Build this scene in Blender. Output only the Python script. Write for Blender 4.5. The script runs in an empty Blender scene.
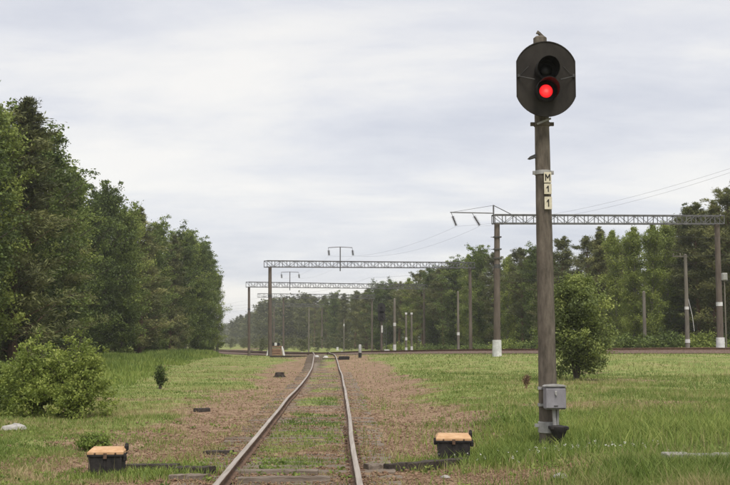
import bpy, math, random
import numpy as np
from mathutils import Vector, Matrix

random.seed(7)
RNG = np.random.default_rng(7)
R = math.radians
sc = bpy.context.scene
col = sc.collection

# ------------------------------------------------------------------ camera
F = 1100.0                    # focal length in photo pixels (730 wide)
HORIZON = 341.0
EYE = 1.71
TH = math.atan((HORIZON - 242.5) / F)
cam_d = bpy.data.cameras.new('camera')
cam_d.sensor_fit = 'HORIZONTAL'; cam_d.sensor_width = 36.0
cam_d.lens = 36.0 * F / 730.0
cam_d.clip_start = 0.1; cam_d.clip_end = 9000
cam = bpy.data.objects.new('camera', cam_d); col.objects.link(cam)
cam.location = (0, 0, EYE)
cam.rotation_euler = (math.pi / 2 + TH, 0, 0)
sc.camera = cam

# ------------------------------------------------------------------ world and sun (thin bright overcast)
SUN_EL, SUN_AZ = R(60), R(165)          # azimuth clockwise from +Y (the view direction): behind the camera, to the right
sdir = Vector((math.sin(SUN_AZ) * math.cos(SUN_EL), math.cos(SUN_AZ) * math.cos(SUN_EL), math.sin(SUN_EL)))
world = bpy.data.worlds.new('World'); sc.world = world; world.use_nodes = True
nt = world.node_tree; nt.nodes.clear()
def N(t, k, **kw):
    n = t.nodes.new(k)
    for a, v in kw.items(): setattr(n, a, v)
    return n
def L(t, a, b): t.links.new(a, b)
def build_world():
    out = N(nt, 'ShaderNodeOutputWorld'); bg = N(nt, 'ShaderNodeBackground'); bg.inputs[1].default_value = 0.1
    sky = N(nt, 'ShaderNodeTexSky'); sky.sky_type = 'NISHITA'; sky.sun_disc = False
    sky.sun_elevation = SUN_EL; sky.sun_rotation = SUN_AZ
    tc = N(nt, 'ShaderNodeTexCoord'); sep = N(nt, 'ShaderNodeSeparateXYZ'); L(nt, tc.outputs['Generated'], sep.inputs[0])
    zz = N(nt, 'ShaderNodeMath', operation='MAXIMUM'); L(nt, sep.outputs[2], zz.inputs[0]); zz.inputs[1].default_value = 0.0
    za = N(nt, 'ShaderNodeMath', operation='ADD'); L(nt, zz.outputs[0], za.inputs[0]); za.inputs[1].default_value = 0.16
    dv = N(nt, 'ShaderNodeVectorMath', operation='DIVIDE'); cz = N(nt, 'ShaderNodeCombineXYZ')
    for i in range(3): L(nt, za.outputs[0], cz.inputs[i])
    L(nt, tc.outputs['Generated'], dv.inputs[0]); L(nt, cz.outputs[0], dv.inputs[1])
    def layer(rot, scl, loc, ns, det, rough, dist):
        mp = N(nt, 'ShaderNodeMapping'); mp.inputs['Rotation'].default_value = (0, 0, R(rot)); mp.inputs['Scale'].default_value = (*scl, 0.0); mp.inputs['Location'].default_value = (*loc, 0)
        L(nt, dv.outputs[0], mp.inputs[0])
        n = N(nt, 'ShaderNodeTexNoise'); n.inputs['Scale'].default_value = ns; n.inputs['Detail'].default_value = det; n.inputs['Roughness'].default_value = rough; n.inputs['Distortion'].default_value = dist
        L(nt, mp.outputs[0], n.inputs['Vector']); return n.outputs[0]
    big = layer(-24, (0.62, 1.3), (3.4, 1.2), 0.8, 8, 0.55, 0.5)
    fine = layer(-14, (0.8, 1.25), (8.1, 4.7), 2.6, 10, 0.62, 0.35)
    m1 = N(nt, 'ShaderNodeMath', operation='MULTIPLY'); L(nt, fine, m1.inputs[0]); m1.inputs[1].default_value = 0.26
    m2 = N(nt, 'ShaderNodeMath', operation='MULTIPLY_ADD'); L(nt, big, m2.inputs[0]); m2.inputs[1].default_value = 0.82; L(nt, m1.outputs[0], m2.inputs[2])
    rp = N(nt, 'ShaderNodeValToRGB'); L(nt, m2.outputs[0], rp.inputs[0])
    e = rp.color_ramp.elements
    e[0].position = 0.40; e[0].color = (0.625, 0.64, 0.705, 1)
    e[1].position = 0.64; e[1].color = (0.92, 0.895, 0.86, 1)
    m = e.new(0.51); m.color = (0.755, 0.757, 0.79, 1)
    m = e.new(0.575); m.color = (0.855, 0.842, 0.832, 1)
    sc5 = N(nt, 'ShaderNodeVectorMath', operation='SCALE'); L(nt, rp.outputs[0], sc5.inputs[0]); sc5.inputs[3].default_value = CLOUD
    mix = N(nt, 'ShaderNodeMixRGB'); mix.inputs[0].default_value = 0.93
    L(nt, sky.outputs[0], mix.inputs[1]); L(nt, sc5.outputs[0], mix.inputs[2])
    L(nt, mix.outputs[0], bg.inputs[0]); L(nt, bg.outputs[0], out.inputs[0])
EXPOSURE = 1.15
CLOUD = 4.75
build_world()
sun_d = bpy.data.lights.new('sun', 'SUN'); sun_d.energy = 1.5; sun_d.angle = R(22); sun_d.color = (1.0, 0.95, 0.87)
sun = bpy.data.objects.new('sun', sun_d); col.objects.link(sun)
sun.rotation_euler = sdir.to_track_quat('Z', 'Y').to_euler(); sun.location = (0, -20, 60)
vs = sc.view_settings
vs.view_transform = 'Standard'; vs.look = 'None'; vs.exposure = EXPOSURE; vs.gamma = 1.0; vs.use_curve_mapping = False
sc.cycles.use_denoising = True
sc.cycles.max_bounces = 6; sc.cycles.transparent_max_bounces = 6; sc.cycles.volume_bounces = 0
sc.render.film_transparent = False

# ------------------------------------------------------------------ mesh helpers
def tag(o, label=None, cat=None, group=None, kind=None):
    if label: o['label'] = label
    if cat: o['category'] = cat
    if group: o['group'] = group
    if kind: o['kind'] = kind
    return o
def empty(name, loc=(0, 0, 0), rz=0.0, **kw):
    o = bpy.data.objects.new(name, None); col.objects.link(o)
    o.location = loc; o.rotation_euler = (0, 0, rz); o.empty_display_size = 0.2
    return tag(o, **kw)
def link_mesh(name, me, parent=None, loc=(0, 0, 0), rz=0.0):
    o = bpy.data.objects.new(name, me); col.objects.link(o); o.location = loc; o.rotation_euler = (0, 0, rz)
    if parent: o.parent = parent
    return o

class MB:
    """collects shapes; build() links them as ONE mesh object"""
    def __init__(s): s.v = []; s.f = []
    def add(s, vs_, fs): 
        b = len(s.v); s.v += [tuple(p) for p in vs_]; s.f += [tuple(b + i for i in f) for f in fs]; return s
    def box(s, c, d, rot=None, bev=0.0):
        x, y, z = d[0] / 2, d[1] / 2, d[2] / 2
        if bev <= 0:
            vv = [(i * x, j * y, k * z) for i in (-1, 1) for j in (-1, 1) for k in (-1, 1)]
            ff = [(0, 1, 3, 2), (4, 6, 7, 5), (0, 4, 5, 1), (2, 3, 7, 6), (0, 2, 6, 4), (1, 5, 7, 3)]
        else:
            b = min(bev, x * .9, y * .9, z * .9); vv = []; idx = {}
            for i in (-1, 1):
                for j in (-1, 1):
                    for k in (-1, 1):
                        for a, p in enumerate(((i * x, j * (y - b), k * (z - b)), (i * (x - b), j * y, k * (z - b)), (i * (x - b), j * (y - b), k * z))):
                            idx[(i, j, k, a)] = len(vv); vv.append(p)
            ff = []
            for i in (-1, 1):
                q = [idx[(i, j, k, 0)] for j, k in ((-1, -1), (1, -1), (1, 1), (-1, 1))]; ff.append(tuple(q if i > 0 else q[::-1]))
                q = [idx[(j, i, k, 1)] for j, k in ((-1, -1), (-1, 1), (1, 1), (1, -1))]; ff.append(tuple(q if i > 0 else q[::-1]))
                q = [idx[(j, k, i, 2)] for j, k in ((-1, -1), (1, -1), (1, 1), (-1, 1))]; ff.append(tuple(q if i > 0 else q[::-1]))
            for i in (-1, 1):
                for j in (-1, 1):
                    for (a0, a1, mk) in ((0, 1, lambda t: (i, j, t)), (0, 2, lambda t: (i, t, j)), (1, 2, lambda t: (t, i, j))):
                        ff.append((idx[mk(-1) + (a0,)], idx[mk(1) + (a0,)], idx[mk(1) + (a1,)], idx[mk(-1) + (a1,)]))
                    for k in (-1, 1): ff.append((idx[(i, j, k, 0)], idx[(i, j, k, 1)], idx[(i, j, k, 2)]))
        m = rot if rot is not None else Matrix.Identity(3)
        c = Vector(c)
        return s.add([c + m @ Vector(p) for p in vv], ff)
    def tube(s, pts, rad, n=8, caps=True):
        pts = [Vector(p) for p in pts]
        if not hasattr(rad, '__len__'): rad = [rad] * len(pts)
        b = len(s.v); k = len(pts); prev = None
        for i, p in enumerate(pts):
            t = (pts[min(i + 1, k - 1)] - pts[max(i - 1, 0)])
            if t.length < 1e-9: t = Vector((0, 0, 1))
            t.normalize()
            if prev is None:
                u = Vector((1, 0, 0)) if abs(t.x) < 0.9 else Vector((0, 1, 0)); u = (u - t * u.dot(t)).normalized()
            else: u = (prev - t * prev.dot(t)).normalized()
            prev = u; w = t.cross(u)
            for j in range(n):
                a = 2 * math.pi * j / n; s.v.append(tuple(p + (u * math.cos(a) + w * math.sin(a)) * rad[i]))
        for i in range(k - 1):
            for j in range(n):
                s.f.append((b + i * n + j, b + i * n + (j + 1) % n, b + (i + 1) * n + (j + 1) % n, b + (i + 1) * n + j))
        if caps:
            s.f.append(tuple(b + j for j in range(n))[::-1]); s.f.append(tuple(b + (k - 1) * n + j for j in range(n)))
        return s
    def bar(s, a, b, w, h=None):
        a, b = Vector(a), Vector(b); t = b - a; l = t.length; t.normalize()
        u = Vector((0, 0, 1)) if abs(t.z) < 0.95 else Vector((1, 0, 0))
        x = t.cross(u).normalized(); z = x.cross(t)
        return s.box((a + b) / 2, (w, l, h or w), Matrix((x, t, z)).transposed())
    def prism(s, outline, axis_pt, ua, va, na, t):
        """outline (u,v) extruded by t along na"""
        ua, va, na, o = Vector(ua), Vector(va), Vector(na), Vector(axis_pt)
        n = len(outline)
        a = [o + ua * u + va * v for u, v in outline]; b = [p + na * t for p in a]
        ff = [tuple(range(n))[::-1], tuple(range(n, 2 * n))] + [(i, (i + 1) % n, n + (i + 1) % n, n + i) for i in range(n)]
        return s.add(a + b, ff)
    def lathe(s, prof, c, n=16, axis='Z', caps=True):
        b = len(s.v); c = Vector(c)
        for r, z in prof:
            for j in range(n):
                a = 2 * math.pi * j / n
                p = (r * math.cos(a), r * math.sin(a), z) if axis == 'Z' else (r * math.cos(a), -z, r * math.sin(a))
                s.v.append(tuple(c + Vector(p)))
        for i in range(len(prof) - 1):
            for j in range(n):
                s.f.append((b + i * n + j, b + i * n + (j + 1) % n, b + (i + 1) * n + (j + 1) % n, b + (i + 1) * n + j))
        if caps:
            s.f.append(tuple(b + j for j in range(n))[::-1]); k = len(prof) - 1; s.f.append(tuple(b + k * n + j for j in range(n)))
        return s
    def mesh(s, name, mat, smooth=False):
        me = bpy.data.meshes.new(name); me.from_pydata(s.v, [], s.f); me.update()
        if mat: me.materials.append(mat)
        if smooth:
            me.polygons.foreach_set('use_smooth', [True] * len(me.polygons))
            try: me.set_sharp_from_angle(angle=R(40))
            except Exception: pass
        return me
    def build(s, name, mat, parent=None, smooth=False, loc=(0, 0, 0), rz=0.0):
        return link_mesh(name, s.mesh(name, mat, smooth), parent, loc, rz)

def np_mesh(name, v, f, mat, attrs=None, smooth=False):
    v = np.asarray(v, dtype=np.float32).reshape(-1, 3); f = np.asarray(f, dtype=np.int32)
    me = bpy.data.meshes.new(name); k = f.shape[1]
    me.vertices.add(len(v)); me.vertices.foreach_set('co', v.ravel())
    me.loops.add(f.size); me.loops.foreach_set('vertex_index', f.ravel())
    me.polygons.add(len(f)); me.polygons.foreach_set('loop_start', np.arange(0, f.size, k, dtype=np.int32))
    if smooth: me.polygons.foreach_set('use_smooth', np.ones(len(f), dtype=bool))
    for a, val in (attrs or {}).items():
        at = me.attributes.new(a, 'FLOAT', 'POINT'); at.data.foreach_set('value', np.asarray(val, dtype=np.float32))
    me.materials.append(mat); me.update(calc_edges=True)
    return me

# ------------------------------------------------------------------ noise
def _h(ix, iy, seed):
    n = (ix.astype(np.int64) * 374761393 + iy.astype(np.int64) * 668265263 + seed * 982451653) & 0xFFFFFFFF
    n = ((n ^ (n >> 13)) * 1274126177) & 0xFFFFFFFF
    return ((n ^ (n >> 16)) & 0xFFFF) / 65535.0
def vnoise(x, y, scale, seed=0):
    x = np.asarray(x, float) / scale; y = np.asarray(y, float) / scale
    ix, iy = np.floor(x), np.floor(y); fx, fy = x - ix, y - iy
    fx = fx * fx * (3 - 2 * fx); fy = fy * fy * (3 - 2 * fy)
    ix = ix.astype(np.int64); iy = iy.astype(np.int64)
    a = _h(ix, iy, seed); b = _h(ix + 1, iy, seed); c = _h(ix, iy + 1, seed); d = _h(ix + 1, iy + 1, seed)
    return (a * (1 - fx) + b * fx) * (1 - fy) + (c * (1 - fx) + d * fx) * fy
def fbm(x, y, scale, seed=0, o=4):
    t = 0; w = 1; tot = 0
    for i in range(o):
        t = t + w * vnoise(x, y, scale / 2 ** i, seed + i * 17); tot += w; w *= 0.55
    return t / tot
def sst(a, b, x):
    t = np.clip((np.asarray(x, float) - a) / (b - a), 0, 1); return t * t * (3 - 2 * t)

# ------------------------------------------------------------------ lines of the place
TY = np.array([-40, 0, 8, 12.3, 19.4, 25.9, 38, 51, 68, 85, 103, 115, 124, 134, 144, 156, 170, 185])
TX = np.array([0.0, -0.55, -0.74, -0.86, -1.04, -1.21, -1.50, -1.84, -2.42, -3.1, -4.0, -4.75, -5.9, -8.0, -11.0, -15.2, -20.6, -26.5])
def track_x(y):
    y = np.asarray(y, float)
    return (np.interp(y - 2.5, TY, TX) + np.interp(y, TY, TX) + np.interp(y + 2.5, TY, TX)) / 3
MP = np.array([(140, 62, 1.30), (90, 64, 1.30), (60, 66, 1.30), (40, 69, 1.29), (24, 73.5, 1.27), (16, 78, 1.20), (9, 86, 1.09), (4, 95.5, .92), (0, 106, .76), (-5, 121, .45), (-12, 142, .28), (-30, 195, .2), (-58, 275, .15), (-110, 400, .1), (-220, 640, .1), (-420, 1000, .1)], float)
def catmull(P, n=10):
    out = []
    for i in range(len(P) - 1):
        p0, p1, p2, p3 = P[max(i - 1, 0)], P[i], P[i + 1], P[min(i + 2, len(P) - 1)]
        for t in np.linspace(0, 1, n, endpoint=False):
            out.append(0.5 * ((2 * p1) + (-p0 + p2) * t + (2 * p0 - 5 * p1 + 4 * p2 - p3) * t ** 2 + (-p0 + 3 * p1 - 3 * p2 + p3) * t ** 3))
    out.append(P[-1]); return np.array(out)
MAIN = catmull(MP, 10)          # near main track, rail top
_d = np.gradient(MAIN[:, :2], axis=0); _d /= np.linalg.norm(_d, axis=1)[:, None]
NRM = np.stack([_d[:, 1], -_d[:, 0]], 1)
if NRM[40][1] < 0: NRM = -NRM   # pointing away from the camera
MID = MAIN.copy(); MID[:, :2] += NRM * 2.05
def main_dist(x, y):
    x = np.asarray(x, float); shp = x.shape; x = x.ravel(); y = np.asarray(y, float).ravel()
    best = np.full(x.shape, 1e9); z = np.zeros(x.shape)
    for i in range(len(MID) - 1):
        a, b = MID[i], MID[i + 1]; ab = b[:2] - a[:2]
        t = np.clip(((x - a[0]) * ab[0] + (y - a[1]) * ab[1]) / (ab @ ab), 0, 1)
        d = np.hypot(x - a[0] - t * ab[0], y - a[1] - t * ab[1])
        m = d < best; best[m] = d[m]; z[m] = (a[2] + t * (b[2] - a[2]))[m]
    return best.reshape(shp), z.reshape(shp)
def H(x, y):
    x, y = np.broadcast_arrays(np.asarray(x, float), np.asarray(y, float))
    dc = x - track_x(y); ad = np.abs(dc)
    h = (fbm(x, y, 9, 3, 2) - 0.5) * 0.22 * sst(1.6, 5, ad) + (fbm(x, y, 1.6, 5, 2) - 0.5) * 0.07 * sst(1.4, 3.5, ad)
    h = h + 0.06 * sst(5, 15, -dc) + 0.14 * sst(2.6, 4.2, dc)
    h = h - 0.05 * sst(1.0, 2.0, ad) * (1 - sst(2.4, 4, ad))
    h = np.where(y < 160, h, h * 0.6)
    d, z = main_dist(x, y)
    s = sst(0, 1, (27 - d) / 20)
    return h * (1 - s) + (z - 0.36) * s
def Hs(x, y): return float(H(np.array([x]), np.array([y]))[0])

FWD = Vector((0, math.cos(TH), math.sin(TH))); UPV = Vector((0, -math.sin(TH), math.cos(TH)))
def ray(px, py): return Vector((1, 0, 0)) * ((px - 365) / F) + UPV * ((242.5 - py) / F) + FWD
def P(px, py, depth):
    d = ray(px, py); k = depth / d.y; return Vector((d.x * k, depth, EYE + d.z * k))
def G(px, py):
    """where the line of sight through a photo pixel meets the ground"""
    d = ray(px, py); lo = None
    ys = np.geomspace(6, 600, 1400); xs = d.x / d.y * ys; zs = EYE + d.z / d.y * ys
    hit = np.nonzero(zs - H(xs, ys) < 0)[0]
    i = hit[0] if len(hit) else len(ys) - 1
    return Vector((xs[i], ys[i], Hs(xs[i], ys[i])))
def PXM(y): return F / y       # photo pixels in a metre at that distance

# ------------------------------------------------------------------ materials
def mat_new(name):
    m = bpy.data.materials.new(name); m.use_nodes = True; t = m.node_tree
    return m, t, t.nodes['Principled BSDF']
def setc(b, c, rough=0.8, metal=0.0, spec=0.3):
    b.inputs['Base Color'].default_value = (*c, 1); b.inputs['Roughness'].default_value = rough; b.inputs['Metallic'].default_value = metal
    b.inputs['Specular IOR Level'].default_value = spec
def mat_worn(name, c1, c2, scale=6, rough=0.8, metal=0.0, c3=None, stretch=(1, 1, 1), bump=0.15, bscale=40, pos=(0.35, 0.65), spec=0.3):
    m, t, b = mat_new(name); setc(b, c1, rough, metal, spec)
    tc = N(t, 'ShaderNodeTexCoord'); mp = N(t, 'ShaderNodeMapping'); mp.inputs['Scale'].default_value = stretch
    L(t, tc.outputs['Object'], mp.inputs[0])
    n = N(t, 'ShaderNodeTexNoise'); n.inputs['Scale'].default_value = scale; n.inputs['Detail'].default_value = 6; n.inputs['Roughness'].default_value = 0.65
    L(t, mp.outputs[0], n.inputs['Vector'])
    r = N(t, 'ShaderNodeValToRGB'); L(t, n.outputs[0], r.inputs[0]); e = r.color_ramp.elements
    e[0].position, e[1].position = pos; e[0].color = (*c1, 1); e[1].color = (*c2, 1)
    if c3: k = e.new(min(0.95, pos[1] + 0.12)); k.color = (*c3, 1)
    L(t, r.outputs[0], b.inputs['Base Color'])
    n2 = N(t, 'ShaderNodeTexNoise'); n2.inputs['Scale'].default_value = bscale; n2.inputs['Detail'].default_value = 3; L(t, mp.outputs[0], n2.inputs['Vector'])
    bp = N(t, 'ShaderNodeBump'); bp.inputs['Strength'].default_value = bump; bp.inputs['Distance'].default_value = 0.01
    L(t, n2.outputs[0], bp.inputs['Height']); L(t, bp.outputs[0], b.inputs['Normal'])
    return m
def mat_leaf(name, ramp, trans=0.35, jitter=0.12, rough=0.6):
    """leaf colour picked by the per-leaf attribute 'tint', shifted a little per tree"""
    m, t, b = mat_new(name)
    at = N(t, 'ShaderNodeAttribute'); at.attribute_name = 'tint'; oi = N(t, 'ShaderNodeObjectInfo')
    mr = N(t, 'ShaderNodeMapRange'); mr.inputs['To Min'].default_value = -jitter; mr.inputs['To Max'].default_value = jitter; L(t, oi.outputs['Random'], mr.inputs[0])
    ad = N(t, 'ShaderNodeMath', operation='ADD'); L(t, at.outputs['Fac'], ad.inputs[0]); L(t, mr.outputs[0], ad.inputs[1])
    r = N(t, 'ShaderNodeValToRGB'); L(t, ad.outputs[0], r.inputs[0]); e = r.color_ramp.elements
    e[0].position = ramp[0][0]; e[0].color = (*ramp[0][1], 1); e[1].position = ramp[-1][0]; e[1].color = (*ramp[-1][1], 1)
    for p, c in ramp[1:-1]: k = e.new(p); k.color = (*c, 1)
    L(t, r.outputs[0], b.inputs['Base Color']); b.inputs['Roughness'].default_value = rough; b.inputs['Specular IOR Level'].default_value = 0.25
    tr = N(t, 'ShaderNodeBsdfTranslucent'); L(t, r.outputs[0], tr.inputs[0])
    mx = N(t, 'ShaderNodeMixShader'); mx.inputs[0].default_value = trans
    o = t.nodes['Material Output']; L(t, b.outputs[0], mx.inputs[1]); L(t, tr.outputs[0], mx.inputs[2]); L(t, mx.outputs[0], o.inputs[0])
    return m
M = {}
M['concrete_pole'] = mat_worn('weathered brown concrete', (0.068, 0.057, 0.045), (0.155, 0.13, 0.104), 5, 0.92, stretch=(2.5, 2.5, .6), c3=(0.24, 0.21, 0.175), bump=0.4, bscale=60)
M['gantry_post'] = mat_worn('gantry post concrete', (0.082, 0.064, 0.052), (0.15, 0.122, 0.10), 2.0, 0.9, stretch=(2, 2, .4), bump=0.2)
M['pale_pole'] = mat_worn('pale concrete pole', (0.12, 0.105, 0.085), (0.21, 0.19, 0.16), 2.0, 0.9, stretch=(2, 2, .3), bump=0.2)
M['whitewash'] = mat_worn('worn whitewash', (0.42, 0.42, 0.42), (0.68, 0.68, 0.67), 3.0, 0.85)
M['steel'] = mat_worn('grey lattice steel', (0.10, 0.10, 0.105), (0.17, 0.165, 0.165), 3.0, 0.6, 0.3)
M['dark_steel'] = mat_worn('dark fittings steel', (0.05, 0.05, 0.052), (0.10, 0.095, 0.09), 6, 0.6, 0.3)
M['insulator'] = mat_worn('brown grey insulator', (0.06, 0.055, 0.055), (0.10, 0.09, 0.09), 9, 0.35)
M['shield'] = mat_worn('dull black signal enamel', (0.019, 0.016, 0.0135), (0.034, 0.029, 0.024), 5, 0.8, stretch=(1, 1, .5), bump=0.06, spec=0.25)
M['hood'] = mat_worn('black hood enamel', (0.012, 0.011, 0.011), (0.02, 0.019, 0.018), 9, 0.6, spec=0.25)
M['galv'] = mat_worn('dull galvanised metal', (0.27, 0.265, 0.255), (0.42, 0.41, 0.395), 9, 0.55, 0.35)
M['cabinet'] = mat_worn('weathered grey cabinet paint', (0.19, 0.18, 0.195), (0.265, 0.255, 0.275), 5, 0.7, c3=(0.32, 0.31, 0.32), stretch=(1, 1, .5))
M['iron'] = mat_worn('black cast iron', (0.014, 0.013, 0.013), (0.034, 0.03, 0.028), 9, 0.75, bump=0.25, spec=0.25)
M['orange'] = mat_worn('faded orange lid paint', (0.42, 0.235, 0.11), (0.56, 0.36, 0.20), 9, 0.65, c3=(0.60, 0.50, 0.38), bump=0.1)
M['plate'] = mat_worn('cream number plate', (0.50, 0.45, 0.33), (0.66, 0.61, 0.48), 14, 0.6)
M['ink'] = mat_worn('black sign paint', (0.012, 0.012, 0.012), (0.035, 0.03, 0.025), 30, 0.7)
M['rail_side'] = mat_worn('rusty rail web', (0.085, 0.05, 0.032), (0.17, 0.105, 0.07), 9, 0.9, stretch=(1, .3, 1), bump=0.3)
M['rail_top'] = mat_worn('dulled rail head', (0.25, 0.205, 0.165), (0.42, 0.37, 0.32), 5, 0.5, 0.25, stretch=(4, .15, 1), bump=0.05)
M['sleeper'] = mat_worn('old grey sleeper timber', (0.10, 0.075, 0.055), (0.23, 0.19, 0.155), 4, 0.95, stretch=(.4, 6, 6), c3=(0.32, 0.28, 0.24), bump=0.6, bscale=30)
M['tarred'] = mat_worn('tarred dark timber', (0.025, 0.02, 0.017), (0.075, 0.06, 0.05), 5, 0.9, stretch=(.5, 5, 5), c3=(0.14, 0.12, 0.10), bump=0.6, bscale=30)
M['ballast'] = mat_worn('rusty brown ballast', (0.085, 0.055, 0.042), (0.18, 0.125, 0.10), 9, 0.95, bump=1.0, bscale=16)
M['bark'] = mat_worn('grey brown bark', (0.05, 0.04, 0.03), (0.12, 0.10, 0.08), 5, 0.95, stretch=(3, 3, .5), bump=0.5)
M['pine_bark'] = mat_worn('orange brown pine bark', (0.09, 0.055, 0.035), (0.19, 0.12, 0.075), 4, 0.95, stretch=(3, 3, .6), bump=0.5)
M['birch_bark'] = mat_worn('pale birch bark', (0.07, 0.06, 0.05), (0.27, 0.25, 0.22), 5, 0.85, stretch=(1, 1, 4), pos=(.3, .6))
M['stone'] = mat_worn('pale stone', (0.27, 0.255, 0.235), (0.42, 0.40, 0.375), 14, 0.9)
M['concrete'] = mat_worn('weathered trough concrete', (0.19, 0.18, 0.16), (0.32, 0.30, 0.27), 8, 0.9, bump=0.4)
M['wood'] = mat_worn('old brown boards', (0.17, 0.10, 0.065), (0.30, 0.19, 0.125), 5, 0.9, stretch=(.4, 3, 3))
M['earth'] = mat_worn('sandy earth', (0.26, 0.16, 0.095), (0.38, 0.25, 0.16), 6, 0.95, bump=0.6)
M['wire'] = mat_worn('dull line wire', (0.09, 0.09, 0.09), (0.13, 0.13, 0.13), 1, 0.6, 0.4)
M['white'] = mat_worn('white paint', (0.48, 0.475, 0.46), (0.64, 0.63, 0.615), 6, 0.7)
M['black'] = mat_worn('black paint', (0.015, 0.015, 0.015), (0.035, 0.033, 0.03), 6, 0.7)
M['lamp_white'] = M['white']
def mat_lens():
    m, t, b = mat_new('lit red signal lens'); setc(b, (0.5, 0.01, 0.01), 0.2, 0, 0.5)
    tc = N(t, 'ShaderNodeTexCoord'); ln = N(t, 'ShaderNodeVectorMath', operation='LENGTH'); L(t, tc.outputs['Object'], ln.inputs[0])
    r = N(t, 'ShaderNodeValToRGB'); mr = N(t, 'ShaderNodeMath', operation='DIVIDE'); L(t, ln.outputs['Value'], mr.inputs[0]); mr.inputs[1].default_value = 0.108
    L(t, mr.outputs[0], r.inputs[0]); e = r.color_ramp.elements
    e[0].color = (1.0, 0.27, 0.22, 1); e[1].color = (0.62, 0.008, 0.012, 1); k = e.new(0.5); k.color = (0.95, 0.035, 0.035, 1)
    L(t, r.outputs[0], b.inputs['Emission Color']); b.inputs['Emission Strength'].default_value = 0.66
    return m
M['lens'] = mat_lens()
m_, t_, b_ = mat_new('dark unlit lens'); setc(b_, (0.012, 0.012, 0.011), 0.45, 0, 0.3); M['dead_lens'] = m_

M['leaf_mixed'] = mat_leaf('mixed wood leaves', [(0.0, (0.057, 0.079, 0.024)), (0.4, (0.111, 0.152, 0.041)), (0.75, (0.179, 0.232, 0.054)), (1.0, (0.265, 0.304, 0.085))], 0.3, 0.2)
M['leaf_birch'] = mat_leaf('birch leaves', [(0.0, (0.117, 0.152, 0.037)), (0.5, (0.236, 0.287, 0.066)), (1.0, (0.393, 0.435, 0.109))], 0.32, 0.16)
M['needle_pine'] = mat_leaf('pine needles', [(0.0, (0.074, 0.082, 0.033)), (0.5, (0.141, 0.154, 0.055)), (1.0, (0.243, 0.242, 0.087))], 0.2, 0.2)
M['needle_spruce'] = mat_leaf('spruce needles', [(0.0, (0.041, 0.055, 0.025)), (0.5, (0.076, 0.099, 0.041)), (1.0, (0.128, 0.156, 0.060))], 0.18, 0.14)
M['leaf_bush'] = mat_leaf('yellow green shrub leaves', [(0.0, (0.077, 0.110, 0.027)), (0.4, (0.164, 0.211, 0.046)), (0.8, (0.287, 0.342, 0.075)), (1.0, (0.417, 0.452, 0.134))], 0.38, 0.0)
M['leaf_maple'] = mat_leaf('small tree leaves', [(0.0, (0.063, 0.081, 0.030)), (0.45, (0.142, 0.177, 0.056)), (0.8, (0.285, 0.333, 0.092)), (1.0, (0.449, 0.472, 0.160))], 0.35, 0.0)
M['grass'] = mat_leaf('grass blades', [(0.0, (0.095, 0.145, 0.030)), (0.3, (0.165, 0.222, 0.050)), (0.55, (0.235, 0.255, 0.080)), (0.78, (0.31, 0.27, 0.125)), (1.0, (0.44, 0.34, 0.20))], 0.3, 0.0, 0.7)
M['weed'] = mat_leaf('lush weeds', [(0.0, (0.090, 0.134, 0.030)), (0.5, (0.180, 0.248, 0.051)), (1.0, (0.300, 0.337, 0.089))], 0.35, 0.0, 0.6)
M['gravel'] = mat_leaf('gravel stones', [(0.0, (0.104, 0.063, 0.040)), (0.4, (0.197, 0.121, 0.076)), (0.75, (0.282, 0.189, 0.126)), (1.0, (0.411, 0.323, 0.245))], 0.0, 0.0, 0.95)
M['dry'] = mat_leaf('dry brown seed heads', [(0.0, (0.09, 0.05, 0.03)), (0.6, (0.17, 0.10, 0.06)), (1.0, (0.36, 0.27, 0.18))], 0.1, 0.0, 0.9)
M['petal'] = mat_leaf('white petals', [(0.0, (0.5, 0.49, 0.44)), (1.0, (0.75, 0.74, 0.70))], 0.2, 0.0, 0.8)

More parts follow.
